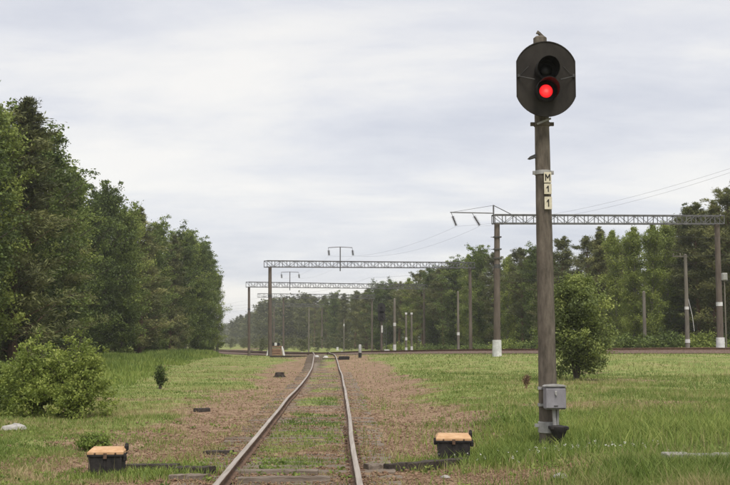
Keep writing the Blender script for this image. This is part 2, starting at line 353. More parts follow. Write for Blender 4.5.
def mat_ground():
    m, t, b = mat_new('trackside earth and grass'); setc(b, (0.2, 0.2, 0.1), 0.95, 0, 0.15)
    tc = N(t, 'ShaderNodeTexCoord')
    def noise(scale, det=6, rough=0.62, sx=1, sy=1, off=0):
        mp = N(t, 'ShaderNodeMapping'); mp.inputs['Scale'].default_value = (sx, sy, 0.3); mp.inputs['Location'].default_value = (off, off * .7, 0); L(t, tc.outputs['Object'], mp.inputs[0])
        n = N(t, 'ShaderNodeTexNoise'); n.inputs['Scale'].default_value = scale; n.inputs['Detail'].default_value = det; n.inputs['Roughness'].default_value = rough
        L(t, mp.outputs[0], n.inputs['Vector']); return n.outputs[0]
    def ramp(fac, stops):
        r = N(t, 'ShaderNodeValToRGB'); L(t, fac, r.inputs[0]); e = r.color_ramp.elements
        e[0].position = stops[0][0]; e[0].color = (*stops[0][1], 1); e[1].position = stops[-1][0]; e[1].color = (*stops[-1][1], 1)
        for p, c in stops[1:-1]: k = e.new(p); k.color = (*c, 1)
        return r.outputs[0]
    def mixc(fac, a, c):
        x = N(t, 'ShaderNodeMixRGB'); L(t, fac, x.inputs[0]); L(t, a, x.inputs[1]); L(t, c, x.inputs[2]); return x.outputs[0]
    grass = ramp(noise(0.55, 9, 0.68), [(0.30, (0.115, 0.16, 0.04)), (0.45, (0.175, 0.215, 0.058)), (0.57, (0.235, 0.24, 0.085)), (0.72, (0.32, 0.26, 0.14))])
    dirt = ramp(noise(2.2, 10, 0.75), [(0.30, (0.11, 0.071, 0.044)), (0.45, (0.21, 0.138, 0.088)), (0.58, (0.30, 0.205, 0.134)), (0.74, (0.40, 0.29, 0.20))])
    at = N(t, 'ShaderNodeAttribute'); at.attribute_name = 'bare'
    n2 = noise(1.3, 8, 0.7, off=7)
    a = N(t, 'ShaderNodeMath', operation='MULTIPLY_ADD'); L(t, n2, a.inputs[0]); a.inputs[1].default_value = 1.5; a.inputs[2].default_value = -0.75
    s = N(t, 'ShaderNodeMath', operation='ADD'); L(t, a.outputs[0], s.inputs[0]); L(t, at.outputs['Fac'], s.inputs[1])
    mr = N(t, 'ShaderNodeMapRange'); mr.interpolation_type = 'SMOOTHSTEP'; mr.inputs[1].default_value = 0.3; mr.inputs[2].default_value = 0.7; L(t, s.outputs[0], mr.inputs[0])
    c = mixc(mr.outputs[0], grass, dirt)
    L(t, c, b.inputs['Base Color'])
    bp = N(t, 'ShaderNodeBump'); bp.inputs['Strength'].default_value = 0.8; bp.inputs['Distance'].default_value = 0.03
    L(t, noise(14, 8, 0.75), bp.inputs['Height']); L(t, bp.outputs[0], b.inputs['Normal'])
    return m
M['ground'] = mat_ground()

# ------------------------------------------------------------------ ground sheet
def bare_mask(x, y):
    """1 where trackside earth shows, 0 where grass covers"""
    dc = np.asarray(x, float) - track_x(y); ad = np.abs(dc)
    w = (fbm(x, y, 2.6, 21, 3) - 0.5)
    left = 1 - sst(2.3, 4.6, ad + w * 3.2)
    right = 1 - sst(2.8, 4.4, ad + w * 2.4)
    b = np.where(dc < 0, left * .95, right)
    mid = (1 - sst(0.45, 0.85, ad)) * sst(0.44, 0.58, fbm(x, y, 1.3, 33, 3))
    b = b - mid * 0.8
    # worn patches out in the field
    b = np.maximum(b, sst(0.63, 0.72, fbm(x, y, 5.5, 55, 3)) * 0.55)
    # worn corner at the front right, before the signal
    b = np.maximum(b, 0.95 * np.exp(-(((np.asarray(x) - 2.3) / 1.5) ** 2 + ((np.asarray(y) - 13.8) / 0.95) ** 2)))
    b = np.maximum(b, .85 * np.exp(-(((np.asarray(x) + .9) / 2.6) ** 4 + ((np.asarray(y) - 13.9) / 1.0) ** 4)))
    b = b * (1 - .3 * sst(45, 85, y)) 
    d, _ = main_dist(x, y)
    return np.maximum(b, 0.8 * (1 - sst(3.5, 6.5, d)))
def build_ground():
    ys = np.concatenate([-np.geomspace(3500, 12, 14), np.linspace(-8, 7, 10), np.arange(8, 34, 0.13), np.geomspace(34, 170, 190), np.geomspace(176, 4500, 60)])
    u = np.linspace(-1, 1, 301); xs = np.sign(u) * (12 * np.abs(u) + 3500 * np.abs(u) ** 9)
    xs = np.unique(np.concatenate([xs, np.linspace(-60, 60, 161)]))
    X, Y = np.meshgrid(xs, ys); Z = H(X, Y)
    fine = (fbm(X, Y, 0.5, 71, 3) - 0.5) * 0.05 * (1 - sst(30, 60, Y)) * (1 - sst(40, 70, np.abs(X)))
    Z = Z + fine - 0.012
    d, _ = main_dist(X, Y); Z = np.where(d < 4.4, Z - 0.12, Z)
    nx, ny = len(xs), len(ys)
    i = np.arange((ny - 1) * (nx - 1)); r, c = i // (nx - 1), i % (nx - 1); a = r * nx + c
    f = np.stack([a, a + 1, a + nx + 1, a + nx], 1)
    me = np_mesh('ground', np.stack([X, Y, Z], -1).reshape(-1, 3), f, M['ground'], {'bare': bare_mask(X, Y).ravel()}, True)
    o = link_mesh('ground', me); o['kind'] = 'structure'; o['label'] = 'open trackside ground of rough grass and brown earth'
build_ground()

# ------------------------------------------------------------------ tracks
def rail_profile(h=0.135):
    return [(-.062, 0), (.062, 0), (.062, .012), (.012, .03), (.010, h - .036), (.036, h - .026), (.036, h - .006), (.030, h), (-.030, h), (-.036, h - .006), (-.036, h - .026), (-.010, h - .036), (-.012, .03), (-.062, .012)]
def sweep(path, prof, topf, mats, name, parent):
    path = np.asarray(path, float); t = np.gradient(path[:, :2], axis=0); t /= np.linalg.norm(t, axis=1)[:, None]
    nx = np.stack([t[:, 1], -t[:, 0]], 1); k = len(prof); v = []
    for p, n in zip(path, nx):
        for u, w in prof: v.append((p[0] + n[0] * u, p[1] + n[1] * u, p[2] + w))
    f = []; mi = []
    for i in range(len(path) - 1):
        for j in range(k):
            f.append((i * k + j, (i + 1) * k + j, (i + 1) * k + (j + 1) % k, i * k + (j + 1) % k)); mi.append(1 if j in topf else 0)
    f.append(tuple(range(k))); mi.append(0); f.append(tuple(range((len(path) - 1) * k, len(path) * k))[::-1]); mi.append(0)
    me = bpy.data.meshes.new(name); me.from_pydata(v, [], f)
    for m in mats: me.materials.append(m)
    me.polygons.foreach_set('material_index', mi); me.update()
    return link_mesh(name, me, parent)
def siding():
    root = empty('railway_track', (float(track_x(12)), 12, 0), label='worn single siding track running from the foreground to the junction', kind='structure')
    loc = Vector(root.location)
    ys = np.concatenate([np.arange(4, 60, 0.5), np.arange(60, 176, 1.5)])
    xs = track_x(ys); tx = np.gradient(xs, ys); dm, zm = main_dist(xs, ys); w_ = sst(0, 1, (8.5 - dm) / 3.5) * sst(98, 112, ys); zs = H(xs, ys) * (1 - w_) + (zm - .150) * w_
    # the old rails wander a little
    for s, sd in ((-1, 5), (1, 9)):
        wob = ((vnoise(ys, ys * 0, 6.0, sd) - 0.5) * 0.045 + (vnoise(ys, ys * 0, 2.6, sd + 2) - 0.5) * 0.012) * (1 - sst(30, 55, ys))
        zw = (vnoise(ys, ys * 0, 6.0, sd + 4) - 0.5) * 0.03
        nrm = np.stack([np.ones_like(tx), -tx], 1) / np.sqrt(1 + tx ** 2)[:, None]
        off = s * 0.796 + wob
        p = np.stack([xs + nrm[:, 0] * off, ys + nrm[:, 1] * off, zs + 0.012 + zw], 1) - np.array(loc)
        sweep(p, rail_profile(), (6, 7, 8), (M['rail_side'], M['rail_top']), 'rail', root)
    # sleepers: one shared block in four weathered variants
    metas = []
    for k in range(5):
        b = MB(); n = 9; rr = random.Random(k); l = 2.72; w = 0.235; h = 0.17
        sec = [(-w / 2, -h), (w / 2, -h), (w / 2, -.02), (w / 2 - .02, 0), (-w / 2 + .025, 0), (-w / 2, -.025)]
        vv = []
        for i in range(n):
            x = -l / 2 + l * i / (n - 1)
            for (a, z) in sec: vv.append((x + rr.uniform(-.012, .012), a + rr.uniform(-.01, .01), z + (rr.uniform(-.014, .004) if z > -.1 else 0)))
        m = len(sec); ff = [(i * m + j, i * m + (j + 1) % m, (i + 1) * m + (j + 1) % m, (i + 1) * m + j) for i in range(n - 1) for j in range(m)]
        ff += [tuple(range(m))[::-1], tuple(range((n - 1) * m, n * m))]
        b.add(vv, ff); metas.append(b.mesh('sleeper', M['sleeper']))
    y = 6.2; i = 0; rr = random.Random(4); far = MB(); chairs = []
    while y < 118:
        x = float(track_x(y)); z = Hs(x, y); a = math.atan2(float(track_x(y + 1) - track_x(y - 1)), 2)
        if y < 74:
            o = bpy.data.objects.new('sleeper', metas[rr.randrange(5)]); col.objects.link(o); o.parent = root
            o.location = (x + rr.uniform(-.06, .06) - loc.x, y - loc.y, z + 0.008 - .016 * min(1, max(0, (y - 17) / 10)) + rr.uniform(-.012, .012)); o.rotation_euler = (rr.uniform(-.02, .02), rr.uniform(-.006, .006), -a + rr.uniform(-.02, .02))
            if y < 22:
                for s in (-1, 1):
                    chairs.append((x + s * .796 - loc.x, y - loc.y, z + .012))
        else:
            far.box((x - loc.x, y - loc.y, z - .085), (2.7, .23, .15))
        y += 0.56 + rr.uniform(-.03, .03)
    o = far.build('sleepers_beyond', M['sleeper'], root); o['kind'] = 'stuff'
    cm = MB(); cm.box((0, 0, .004), (.25, .14, .012)); 
    for sx in (-.09, .09): cm.lathe([(.012, .006), (.012, .022), (.006, .03)], (sx, .04 * (1 if sx > 0 else -1), 0), 6)
    cme = cm.mesh('tie_plate', M['rail_side'])
    for c in chairs:
        o = bpy.data.objects.new('tie_plate', cme); col.objects.link(o); o.parent = root; o.location = c
    # fishplate joints
    for s, y in ((1, 15.6), (-1, 15.2), (1, 28.1), (-1, 27.8)):
        b = MB(); x = float(track_x(y)); 
        for q in (-1, 1):
            b.box((s * .796 + q * .018, 0, .07), (.016, .8, .06))
            for k in (-.3, -.1, .1, .3): b.lathe([(.018, 0), (.018, .02)], (s * .796 + q * .03, k, .068), 6)
        b.build('fishplate', M['rail_side'], root, loc=(x - loc.x, y - loc.y, .02))
siding()
def main_line():
    for t, off in enumerate((0.0, 4.1)):
        path = MAIN.copy(); path[:, :2] += NRM * off
        path = path[:140]
        c = path[len(path) // 3]; c = np.array((c[0], c[1], 0.0))
        root = empty('railway_track', tuple(c), label=('nearer' if t == 0 else 'farther') + ' of the two main line tracks curving past the right tree line', kind='structure')
        nr = NRM[:140]
        sweep(path - c, [(-1.75, -.55), (1.75, -.55), (1.75, -.33), (1.35, -.155), (-1.35, -.155), (-1.75, -.33)][::1], (), (M['ballast'],), 'ballast_bed', root)
        for s in (-1, 1):
            p = path.copy(); p[:, :2] += nr * s * .796; p[:, 2] -= .152
            sweep(p - c, rail_profile(.152), (6, 7), (M['rail_side'], M['rail_side']), 'rail', root)
        b = MB(); seg = np.linalg.norm(np.diff(path[:, :2], axis=0), axis=1); cum = np.concatenate([[0], np.cumsum(seg)])
        for d in np.arange(20, min(cum[-1], 230), 0.6):
            x, y, z = (np.interp(d, cum, path[:, k]) for k in range(3)); n = [np.interp(d, cum, nr[:, k]) for k in range(2)]
            a = math.atan2(n[1], n[0]); b.box((x - c[0], y - c[1], z - .152 - .03), (2.7, .24, .06), Matrix.Rotation(a, 3, 'Z'))
        o = b.build('sleepers', M['sleeper'], root); o['kind'] = 'stuff'
main_line()

# ------------------------------------------------------------------ foliage makers
def leaf_quads(c, size, aspect, up_bias, rng, tint, along=None):
    n = len(c); nr = rng.normal(size=(n, 3)); nr[:, 2] += up_bias; nr /= np.linalg.norm(nr, axis=1)[:, None]
    a = rng.normal(size=(n, 3)) if along is None else along + rng.normal(size=(n, 3)) * .35
    a -= nr * np.sum(a * nr, 1)[:, None]; a /= np.linalg.norm(a, axis=1)[:, None] + 1e-9
    b = np.cross(nr, a); s = np.asarray(size)[:, None]
    v = np.stack([c - a * s * .5, c + b * s * aspect * .5 + a * s * .05, c + a * s * .5, c - b * s * aspect * .5 + a * s * .05], 1)
    return v.reshape(-1, 3), np.arange(4 * n).reshape(-1, 4), np.repeat(tint, 4)
def clumps(centres, rad, per, rng, flat=0.7):
    n = len(centres); c = np.repeat(centres, per, 0); r = np.repeat(rad, per)
    o = np.clip(rng.normal(size=(n * per, 3)) * .56, -1.5, 1.5)
    o[:, 2] *= flat
    return c + o * r[:, None], o, np.repeat(np.arange(n), per)
def make_tree(kind, seed):
    rng = np.random.default_rng(seed); rr = random.Random(seed); tb = MB(); cc = []; cr = []; ct = []; cdir = []
    hgt = 13.0
    if kind == 'broadleaf':  p = dict(b=.015, R=2.6, n=84, el=(18, 55), c0=.22, nc=6, rad=.43, leaf=.165, asp=.62, per=52, flat=.75)
    elif kind == 'birch':    p = dict(b=.06, R=2.2, n=70, el=(28, 64), c0=.28, nc=6, rad=.36, leaf=.15, asp=.66, per=46, flat=1.0)
    elif kind == 'pine':     p = dict(b=.34, R=2.5, n=52, el=(0, 40), c0=.42, nc=5, rad=.46, leaf=.27, asp=.2, per=74, flat=.55)
    elif kind == 'edge_pine': p = dict(b=.012, R=2.6, n=80, el=(-4, 38), c0=.30, nc=5, rad=.46, leaf=.27, asp=.22, per=66, flat=.55)
    else:                    p = dict(b=.05, R=2.2, n=110, el=(-22, 12), c0=.2, nc=5, rad=.34, leaf=.22, asp=.24, per=44, flat=.4)
    lean = (rr.uniform(-.25, .25), rr.uniform(-.25, .25))
    def trunk(t): return Vector((lean[0] * t + .16 * math.sin(3 * t + seed), lean[1] * t + .14 * math.cos(2.6 * t + seed), hgt * t))
    tb.tube([trunk(t) for t in np.linspace(0, .98, 9)], [(.17 * (1 - t) + .018) * (1.35 if t == 0 else 1) for t in np.linspace(0, .98, 9)], 7)
    for i in range(p['n']):
        u = (i + rr.random()) / p['n']; t = p['b'] + (0.985 - p['b']) * u
        if kind == 'spruce': prof = (1 - u) ** .8 * .95 + .06
        elif kind == 'pine': prof = (math.sin(math.pi * min(1, u * .78 + .16))) ** .8 * (1 - .35 * u) + .12
        elif kind == 'edge_pine': prof = (1 - u ** 1.7) * .85 + .17
        elif kind == 'birch': prof = max(.05, 1 - ((u - .40) / .66) ** 2) ** .75 * .95
        else: prof = max(.06, 1 - ((u - .56) / .60) ** 2) ** .6
        ln = p['R'] * prof * rr.choice((.6, .8, .95, 1.05, 1.3)) * rr.uniform(.9, 1.1); az = i * 2.399 + rr.uniform(-.5, .5)
        el = R(rr.uniform(*p['el'])) + (R(32 if 'pine' in kind else 18) * u if kind != 'spruce' else R(35) * u ** 3)
        b0 = trunk(t * (1 - .02)); d = Vector((math.cos(az) * math.cos(el), math.sin(az) * math.cos(el), math.sin(el)))
        side = Vector((-math.sin(az), math.cos(az), 0)); bend = rr.uniform(-.25, .25) * ln; droop = (.16 if kind in ('spruce', 'birch') else .05) * ln
        def lp(q): return b0 + d * ln * q + side * bend * q * q - Vector((0, 0, droop * q * q))
        tb.tube([lp(0), lp(.5), lp(1)], [.012 + .02 * ln * .6, .010 + .008 * ln, .006], 4, False)
        tone = rr.gauss(.48, .2)
        for k in range(p['nc']):
            q = p['c0'] + (1.04 - p['c0']) * (k + rr.random() * .8) / p['nc']
            if kind in ('pine',) and rr.random() < .1: continue
            c = lp(q) + side * rr.uniform(-.34, .34) * ln * (.4 + q * .3) + Vector((0, 0, rr.uniform(-.2, .25)))
            cc.append(tuple(c)); cr.append(p['rad'] * rr.uniform(.55, 1.25) * (.65 + .35 * min(1, prof * 1.3)) * (1 - .25 * max(0, (u - .72) / .28))); ct.append(tone + rr.gauss(0, .08)); cdir.append(tuple(d))
    for k in range(7):
        c = trunk(.94 + .012 * k) + Vector((rr.uniform(-.1, .1), rr.uniform(-.1, .1), rr.uniform(-.05, .15)))
        cc.append(tuple(c)); cr.append(.3); ct.append(.5); cdir.append((0, 0, 1)); cr[-1] = .15 + .02 * (6 - k)
    if kind in ('broadleaf', 'birch'):                      # side leaders that round off the top
        for i in range(16):
            az = i * 2.399; q = rr.uniform(.25, 1.0); h0 = rr.uniform(.70, .82); b0 = trunk(h0); tip = trunk(1.0) + Vector((math.cos(az) * 1.25 * q, math.sin(az) * 1.25 * q, -hgt * (.02 + .085 * q * q) + rr.uniform(-.3, .3)))
            tb.tube([b0, b0.lerp(tip, .5) + Vector((0, 0, -.1)), tip], [.04, .022, .006], 4, False); tone = rr.gauss(.5, .15)
            for k in range(5):
                c = b0.lerp(tip, .45 + .6 * (k + rr.random() * .6) / 5); cc.append((c.x + rr.uniform(-.25, .25), c.y + rr.uniform(-.25, .25), c.z)); cr.append(rr.uniform(.22, .42)); ct.append(tone); cdir.append((0, 0, 1))
    pts, off, idx = clumps(np.array(cc), np.array(cr), p['per'], rng, p['flat'])
    ct = np.array(ct)[idx]; tint = np.clip(ct + rng.normal(size=len(pts)) * .13, 0, 1)
    size = p['leaf'] * rng.uniform(.6, 1.25, len(pts))
    along = off / (np.linalg.norm(off, axis=1)[:, None] + 1e-6) * .8 + np.array(cdir)[idx] * .6 if kind in ('pine', 'edge_pine', 'spruce') else None
    v, f, tn = leaf_quads(pts, size, p['asp'], .5, rng, tint, along)
    lm = {'broadleaf': 'leaf_mixed', 'birch': 'leaf_birch', 'pine': 'needle_pine', 'edge_pine': 'needle_pine', 'spruce': 'needle_spruce'}[kind]
    bm_ = {'broadleaf': 'bark', 'birch': 'birch_bark', 'pine': 'pine_bark', 'edge_pine': 'pine_bark', 'spruce': 'bark'}[kind]
    return tb.mesh('trunk', M[bm_], True), np_mesh('crown', v, f, M[lm], {'tint': tn}), (v, f, tn)
PROTO = {k: [make_tree(k, 100 * i + j * 7 + 11) for j in range(n)] for i, (k, n) in enumerate((('broadleaf', 3), ('birch', 2), ('pine', 3), ('edge_pine', 2), ('spruce', 1)))}
NAME = {'broadleaf': 'broadleaf_tree', 'birch': 'birch_tree', 'pine': 'pine_tree', 'edge_pine': 'pine_tree', 'spruce': 'spruce_tree'}
tree_count = [0]
def place_tree(kind, x, y, h, wide=1.0, label=None, group=None, rnd=random):
    tr, cr, _ = PROTO[kind][rnd.randrange(len(PROTO[kind]))]
    root = empty(NAME[kind], (x, y, Hs(x, y) - .05), rnd.uniform(0, 6.28), label=label, cat='tree', group=group)
    s = h / 13.0; root.scale = (s * wide, s * wide, s)
    for n, me in (('trunk', tr), ('crown', cr)):
        o = bpy.data.objects.new(n, me); col.objects.link(o); o.parent = root
    return root
ORD = ['first', 'second', 'third', 'fourth', 'fifth', 'sixth', 'seventh', 'eighth', 'ninth', 'tenth', 'eleventh', 'twelfth', 'thirteenth', 'fourteenth', 'fifteenth', 'sixteenth', 'seventeenth', 'eighteenth', 'nineteenth', 'twentieth']
def ordinal(i): return ORD[i] if i < 20 else (('twenty-' if i < 29 else 'thirty-') + ORD[(i - 19) % 10 - 1] if (i + 1) % 10 else {29: 'thirtieth', 39: 'fortieth'}[i])

# ------------------------------------------------------------------ left wood
rl = random.Random(21)
LEFT = [(-52, 84, 50), (-26, 92, 53), (2, 98, 57), (17, 104, 60), (30, 119, 63), (44, 138, 68), (57, 151, 72), (70, 165, 77), (82, 172, 82), (94, 184, 88), (108, 188, 92), (122, 194, 96), (133, 203, 101), (143, 209, 106), (152, 221, 112), (161, 226, 117), (172, 221, 121), (181, 229, 125), (190, 231, 129), (200, 229, 133), (207, 246, 138), (215, 252, 144), (221, 268, 150)]
KIND_L = ['broadleaf', 'broadleaf', 'birch', 'edge_pine', 'broadleaf', 'broadleaf', 'edge_pine', 'broadleaf', 'birch', 'broadleaf']
WORD = {'broadleaf': 'dense dark broadleaf tree', 'birch': 'loose mid green birch', 'edge_pine': 'bushy dark pine', 'pine': 'tall dark pine', 'spruce': 'pointed dark spruce'}
for i, (px, top, dep) in enumerate(LEFT):
    k = KIND_L[i % 10]; x = P(px, 300, dep).x - rl.uniform(0, .8); h = P(px, top, dep).z - Hs(x, dep)
    place_tree(k, x, dep, h * (1.0, .90, .95, 1.01, .87)[i % 5] * (1 if i < 4 else .985), rl.uniform(.88, 1.25), '%s, %s along the left wood edge counted from the camera' % (WORD[k], ordinal(i)), 'trees along the left wood edge', rl)
for row, dx in ((1, 3.6), (2, 7.5), (3, 12.5)):
    for i, (px, top, dep) in enumerate(LEFT):
        if row == 3 and i % 2: continue
        d2 = dep + rl.uniform(.5, 4.5); x = P(px, 300, dep).x - dx + rl.uniform(-1, 1)
        if (x / d2) > -.105: continue
        place_tree(rl.choice(['broadleaf', 'birch', 'edge_pine', 'edge_pine', 'broadleaf']), x, d2, rl.uniform(9.6, 12.6), rl.uniform(.9, 1.15), 'tree crowded inside the left wood behind its edge', 'trees inside the left wood', rl)

# ------------------------------------------------------------------ right wood
rt = random.Random(33)
RIGHT = [(752, 178, 82, 'pine'), (731, 190, 84, 'pine'), (715, 203, 86, 'edge_pine'), (699, 206, 88, 'pine'), (684, 206, 90, 'spruce'), (668, 224, 93, 'birch'), (652, 226, 88, 'birch'), (634, 229, 91, 'birch'), (616, 232, 95, 'birch'), (600, 229, 98, 'edge_pine'), (588, 238, 101, 'pine'),
         (561, 239, 106, 'pine'), (549, 246, 112, 'edge_pine'), (535, 252, 118, 'broadleaf'), (521, 249, 122, 'pine'), (508, 257, 128, 'birch'), (494, 255, 133, 'pine'), (480, 251, 138, 'broadleaf'), (467, 256, 143, 'birch'), (455, 264, 150, 'broadleaf'), (443, 268, 156, 'pine'), (432, 272, 162, 'broadleaf'), (421, 271, 168, 'pine'),
         (410, 279, 176, 'birch'), (399, 283, 184, 'pine'), (389, 285, 192, 'broadleaf'), (378, 287, 202, 'broadleaf'), (367, 289, 214, 'edge_pine'), (356, 292, 228, 'pine'), (345, 294, 244, 'edge_pine'), (335, 295, 262, 'broadleaf'), (325, 296, 282, 'edge_pine'), (315, 297, 305, 'pine')]
for i, (px, top, dep, k) in enumerate(RIGHT):
    x = P(px, 300, dep).x; h = P(px, top, dep).z - Hs(x, dep)
    place_tree(k, x, dep, h, rt.uniform(.95, 1.15) * (1.0 if dep < 150 else 1.25), '%s, %s from the right end of the right tree line' % (WORD[k], ordinal(i)), 'trees of the right tree line', rt)
for row, dy in ((1, 6), (2, 12), (3, 19)):
    for i, (px, top, dep, k) in enumerate(RIGHT):
        if px in (588, 561) and row == 1: continue
        d2 = dep + dy * (1 + dep / 200) + rt.uniform(-1.5, 1.5); x = P(px + rt.uniform(-7, 7), 300, d2).x
        h = (P(px, top, d2).z - Hs(x, d2)) * rt.uniform(.70, .92)
        place_tree(rt.choice(['pine', 'edge_pine', 'broadleaf'] if row == 1 else ['edge_pine', 'broadleaf', 'spruce', 'edge_pine']), x, d2, h, rt.uniform(1, 1.25), 'tree inside the right wood behind its front row', 'trees inside the right wood', rt)
# far wood that reads as one mass
def far_wood():
    V, Fc, T = [], [], []; base = 0; rng = np.random.default_rng(5)
    pts = [(306, 297, 325), (298, 298, 340), (290, 299, 355), (282, 300, 372), (274, 301, 390), (267, 303, 410), (260, 307, 430), (254, 310, 455), (248, 313, 480), (242, 316, 510), (236, 320, 545), (229, 325, 590), (221, 328, 640), (212, 330, 700)]
    for (px, top, dep) in pts:
        for q in range(8):
            d2 = dep * (1 + rng.uniform(-.03, .10)); c = P(px + rng.uniform(-6, 6), 300, d2); h = max(5, (P(px, top, d2).z) * rng.uniform(.8, 1.05))
            v, f, t = PROTO[('edge_pine', 'broadleaf', 'pine')[q % 3]][q % 2][2]
            sel = rng.choice(len(f), 1100, replace=False); vv = v.reshape(-1, 4, 3)[sel]; ctr = vv.mean(1, keepdims=True); vv = ctr + (vv - ctr) * 3.0
            vv = vv * np.array([h / 13 * 1.5, h / 13 * 1.5, h / 13]) + np.array([c.x, d2, Hs(c.x, d2)])
            V.append(vv.reshape(-1, 3)); T.append(t.reshape(-1, 4)[sel].ravel()); Fc.append(np.arange(4 * len(sel)).reshape(-1, 4) + base); base += 4 * len(sel)
    for q in range(95):                                     # scrub before the far wood
        px = rng.uniform(226, 352); d2 = rng.uniform(185, 300) if px > 250 else rng.uniform(260, 330); c = P(px, 300, d2); dm, _ = main_dist(np.array([c.x]), np.array([d2]))
        if dm[0] < 7: continue
        h = rng.uniform(1.0, 2.6); v, f, t = PROTO['broadleaf'][q % 3][2]; sel = rng.choice(len(f), 420, replace=False); vv = v.reshape(-1, 4, 3)[sel]; ctr = vv.mean(1, keepdims=True); vv = ctr + (vv - ctr) * 4.0
        vv = vv * np.array([h / 13 * 3.4, h / 13 * 3.4, h / 13]) + np.array([c.x, d2, Hs(c.x, d2)])
        V.append(vv.reshape(-1, 3)); T.append(t.reshape(-1, 4)[sel].ravel()); Fc.append(np.arange(4 * len(sel)).reshape(-1, 4) + base); base += 4 * len(sel)
    o = link_mesh('far_wood', np_mesh('far_wood', np.concatenate(V), np.concatenate(Fc), M['needle_pine'], {'tint': np.concatenate(T)}))
    tag(o, 'far hazy wood at the end of the line, a mass of small trees', 'wood', kind='stuff')
far_wood()

# ------------------------------------------------------------------ shrubs and small tree
def shrub(name, base, width, height, n_stem, leaf, per, mat, bark, seed, label, cat, parts, arch=.55, droop=.1, group=None, depth_ratio=.8, asp=.5, crad=.13, nc=9, tone0=.42, skirt=.55):
    rng = np.random.default_rng(seed); rr = random.Random(seed); tb = MB(); cc = []; ct = []; cr = []
    for i in range(n_stem):
        az = i * 2.399 + rr.uniform(-.4, .4); out = math.sqrt((i + .5) / n_stem) * rr.uniform(.75, 1.05)
        top = height * (1 - .62 * out ** 2.2) * rr.choice((.6, .75, .9, 1.0, 1.12)) * rr.uniform(.95, 1.05); ex = Vector((math.cos(az) * width / 2 * out, math.sin(az) * width / 2 * depth_ratio * out, 0))
        def lp(q): return Vector((ex.x * q ** 1.2, ex.y * q ** 1.2, top * (q ** .75) - droop * height * out * q ** 3)) + Vector((.05 * math.sin(9 * q + i), .05 * math.cos(7 * q + i), 0))
        tb.tube([lp(q) for q in (0, .3, .6, .85, 1)], [.018 * height ** .5, .014 * height ** .5, .010, .006, .003], 4, False)
        tone = rr.gauss(tone0, .15)
        for k in range(nc):
            q = .22 + .80 * (k + rr.random()) / nc
            c = lp(q); s = .10 * width * (.5 + .6 * q)
            cc.append((c.x + rr.uniform(-s, s), c.y + rr.uniform(-s, s), max(.06, c.z + rr.uniform(-s, s) * .7))); cr.append(crad * rr.uniform(.6, 1.3)); ct.append(tone + rr.gauss(0, .06))
    for i in range(int(n_stem * nc * skirt)):              # sprays that fill the sides down to the ground
        az = rr.uniform(0, 6.283); e = rr.uniform(-.08, .95); q = rr.uniform(.72, 1.02); ch = math.sqrt(max(0, 1 - max(e, 0) ** 2)) if e > .25 else .97 - .4 * (.25 - e) ** 1.0
        cc.append((math.cos(az) * width / 2 * ch * q, math.sin(az) * width / 2 * depth_ratio * ch * q, max(.08, height * .96 * e * q))); cr.append(crad * rr.uniform(.5, 1.2)); ct.append(tone0 + rr.gauss(0, .13))
    pts, off, idx = clumps(np.array(cc), np.array(cr), per, rng, .75)
    pts[:, 2] = np.maximum(pts[:, 2], .03)
    tint = np.clip(np.array(ct)[idx] + rng.normal(size=len(pts)) * .12, 0, 1)
    v, f, tn = leaf_quads(pts, leaf * rng.uniform(.6, 1.3, len(pts)), asp, .7, rng, tint)
    root = empty(name, base, 0, label=label, cat=cat, group=group)
    tb.build(parts[0], M[bark], root, True); link_mesh(parts[1], np_mesh(parts[1], v, f, M[mat], {'tint': tn}), root)
    return root
b = G(74, 418)
shrub('leafy_shrub', b, 1.95, 1.85, 52, .07, 30, 'leaf_bush', 'bark', 3, 'tall yellow green shrub, right one of the bush mass at the left edge', 'shrub', ('stems', 'foliage'), crad=.115, nc=11, skirt=.3, tone0=.66, depth_ratio=1.1)
shrub('leafy_shrub', G(36, 417), 2.1, 1.72, 50, .075, 30, 'leaf_bush', 'bark', 5, 'broader green shrub, left one of the bush mass at the left edge', 'shrub', ('stems', 'foliage'), crad=.115, nc=11, tone0=.56, skirt=.3, depth_ratio=.9)
shrub('leafy_shrub', G(-14, 414), 1.5, 1.35, 40, .075, 26, 'leaf_bush', 'bark', 6, 'shrub cut by the left frame edge beside the bush mass', 'shrub', ('stems', 'foliage'), crad=.13, nc=9, tone0=.34, skirt=.45)
b = G(160, 389)
shrub('sapling', b, .5, 1.0, 16, .07, 16, 'leaf_mixed', 'bark', 8, 'small dark upright sapling alone in the grass before the left wood', 'sapling', ('stem', 'foliage'), asp=.45, crad=.075, nc=8, skirt=.05, tone0=.35)
b = G(88, 453)
shrub('low_weed', b + Vector((0, .35, 0)), .62, .30, 26, .05, 16, 'weed', 'bark', 12, 'low bright green weed clump behind the left cable box', 'weed', ('stems', 'leaves'), crad=.06, nc=6, tone0=.55, skirt=.2)
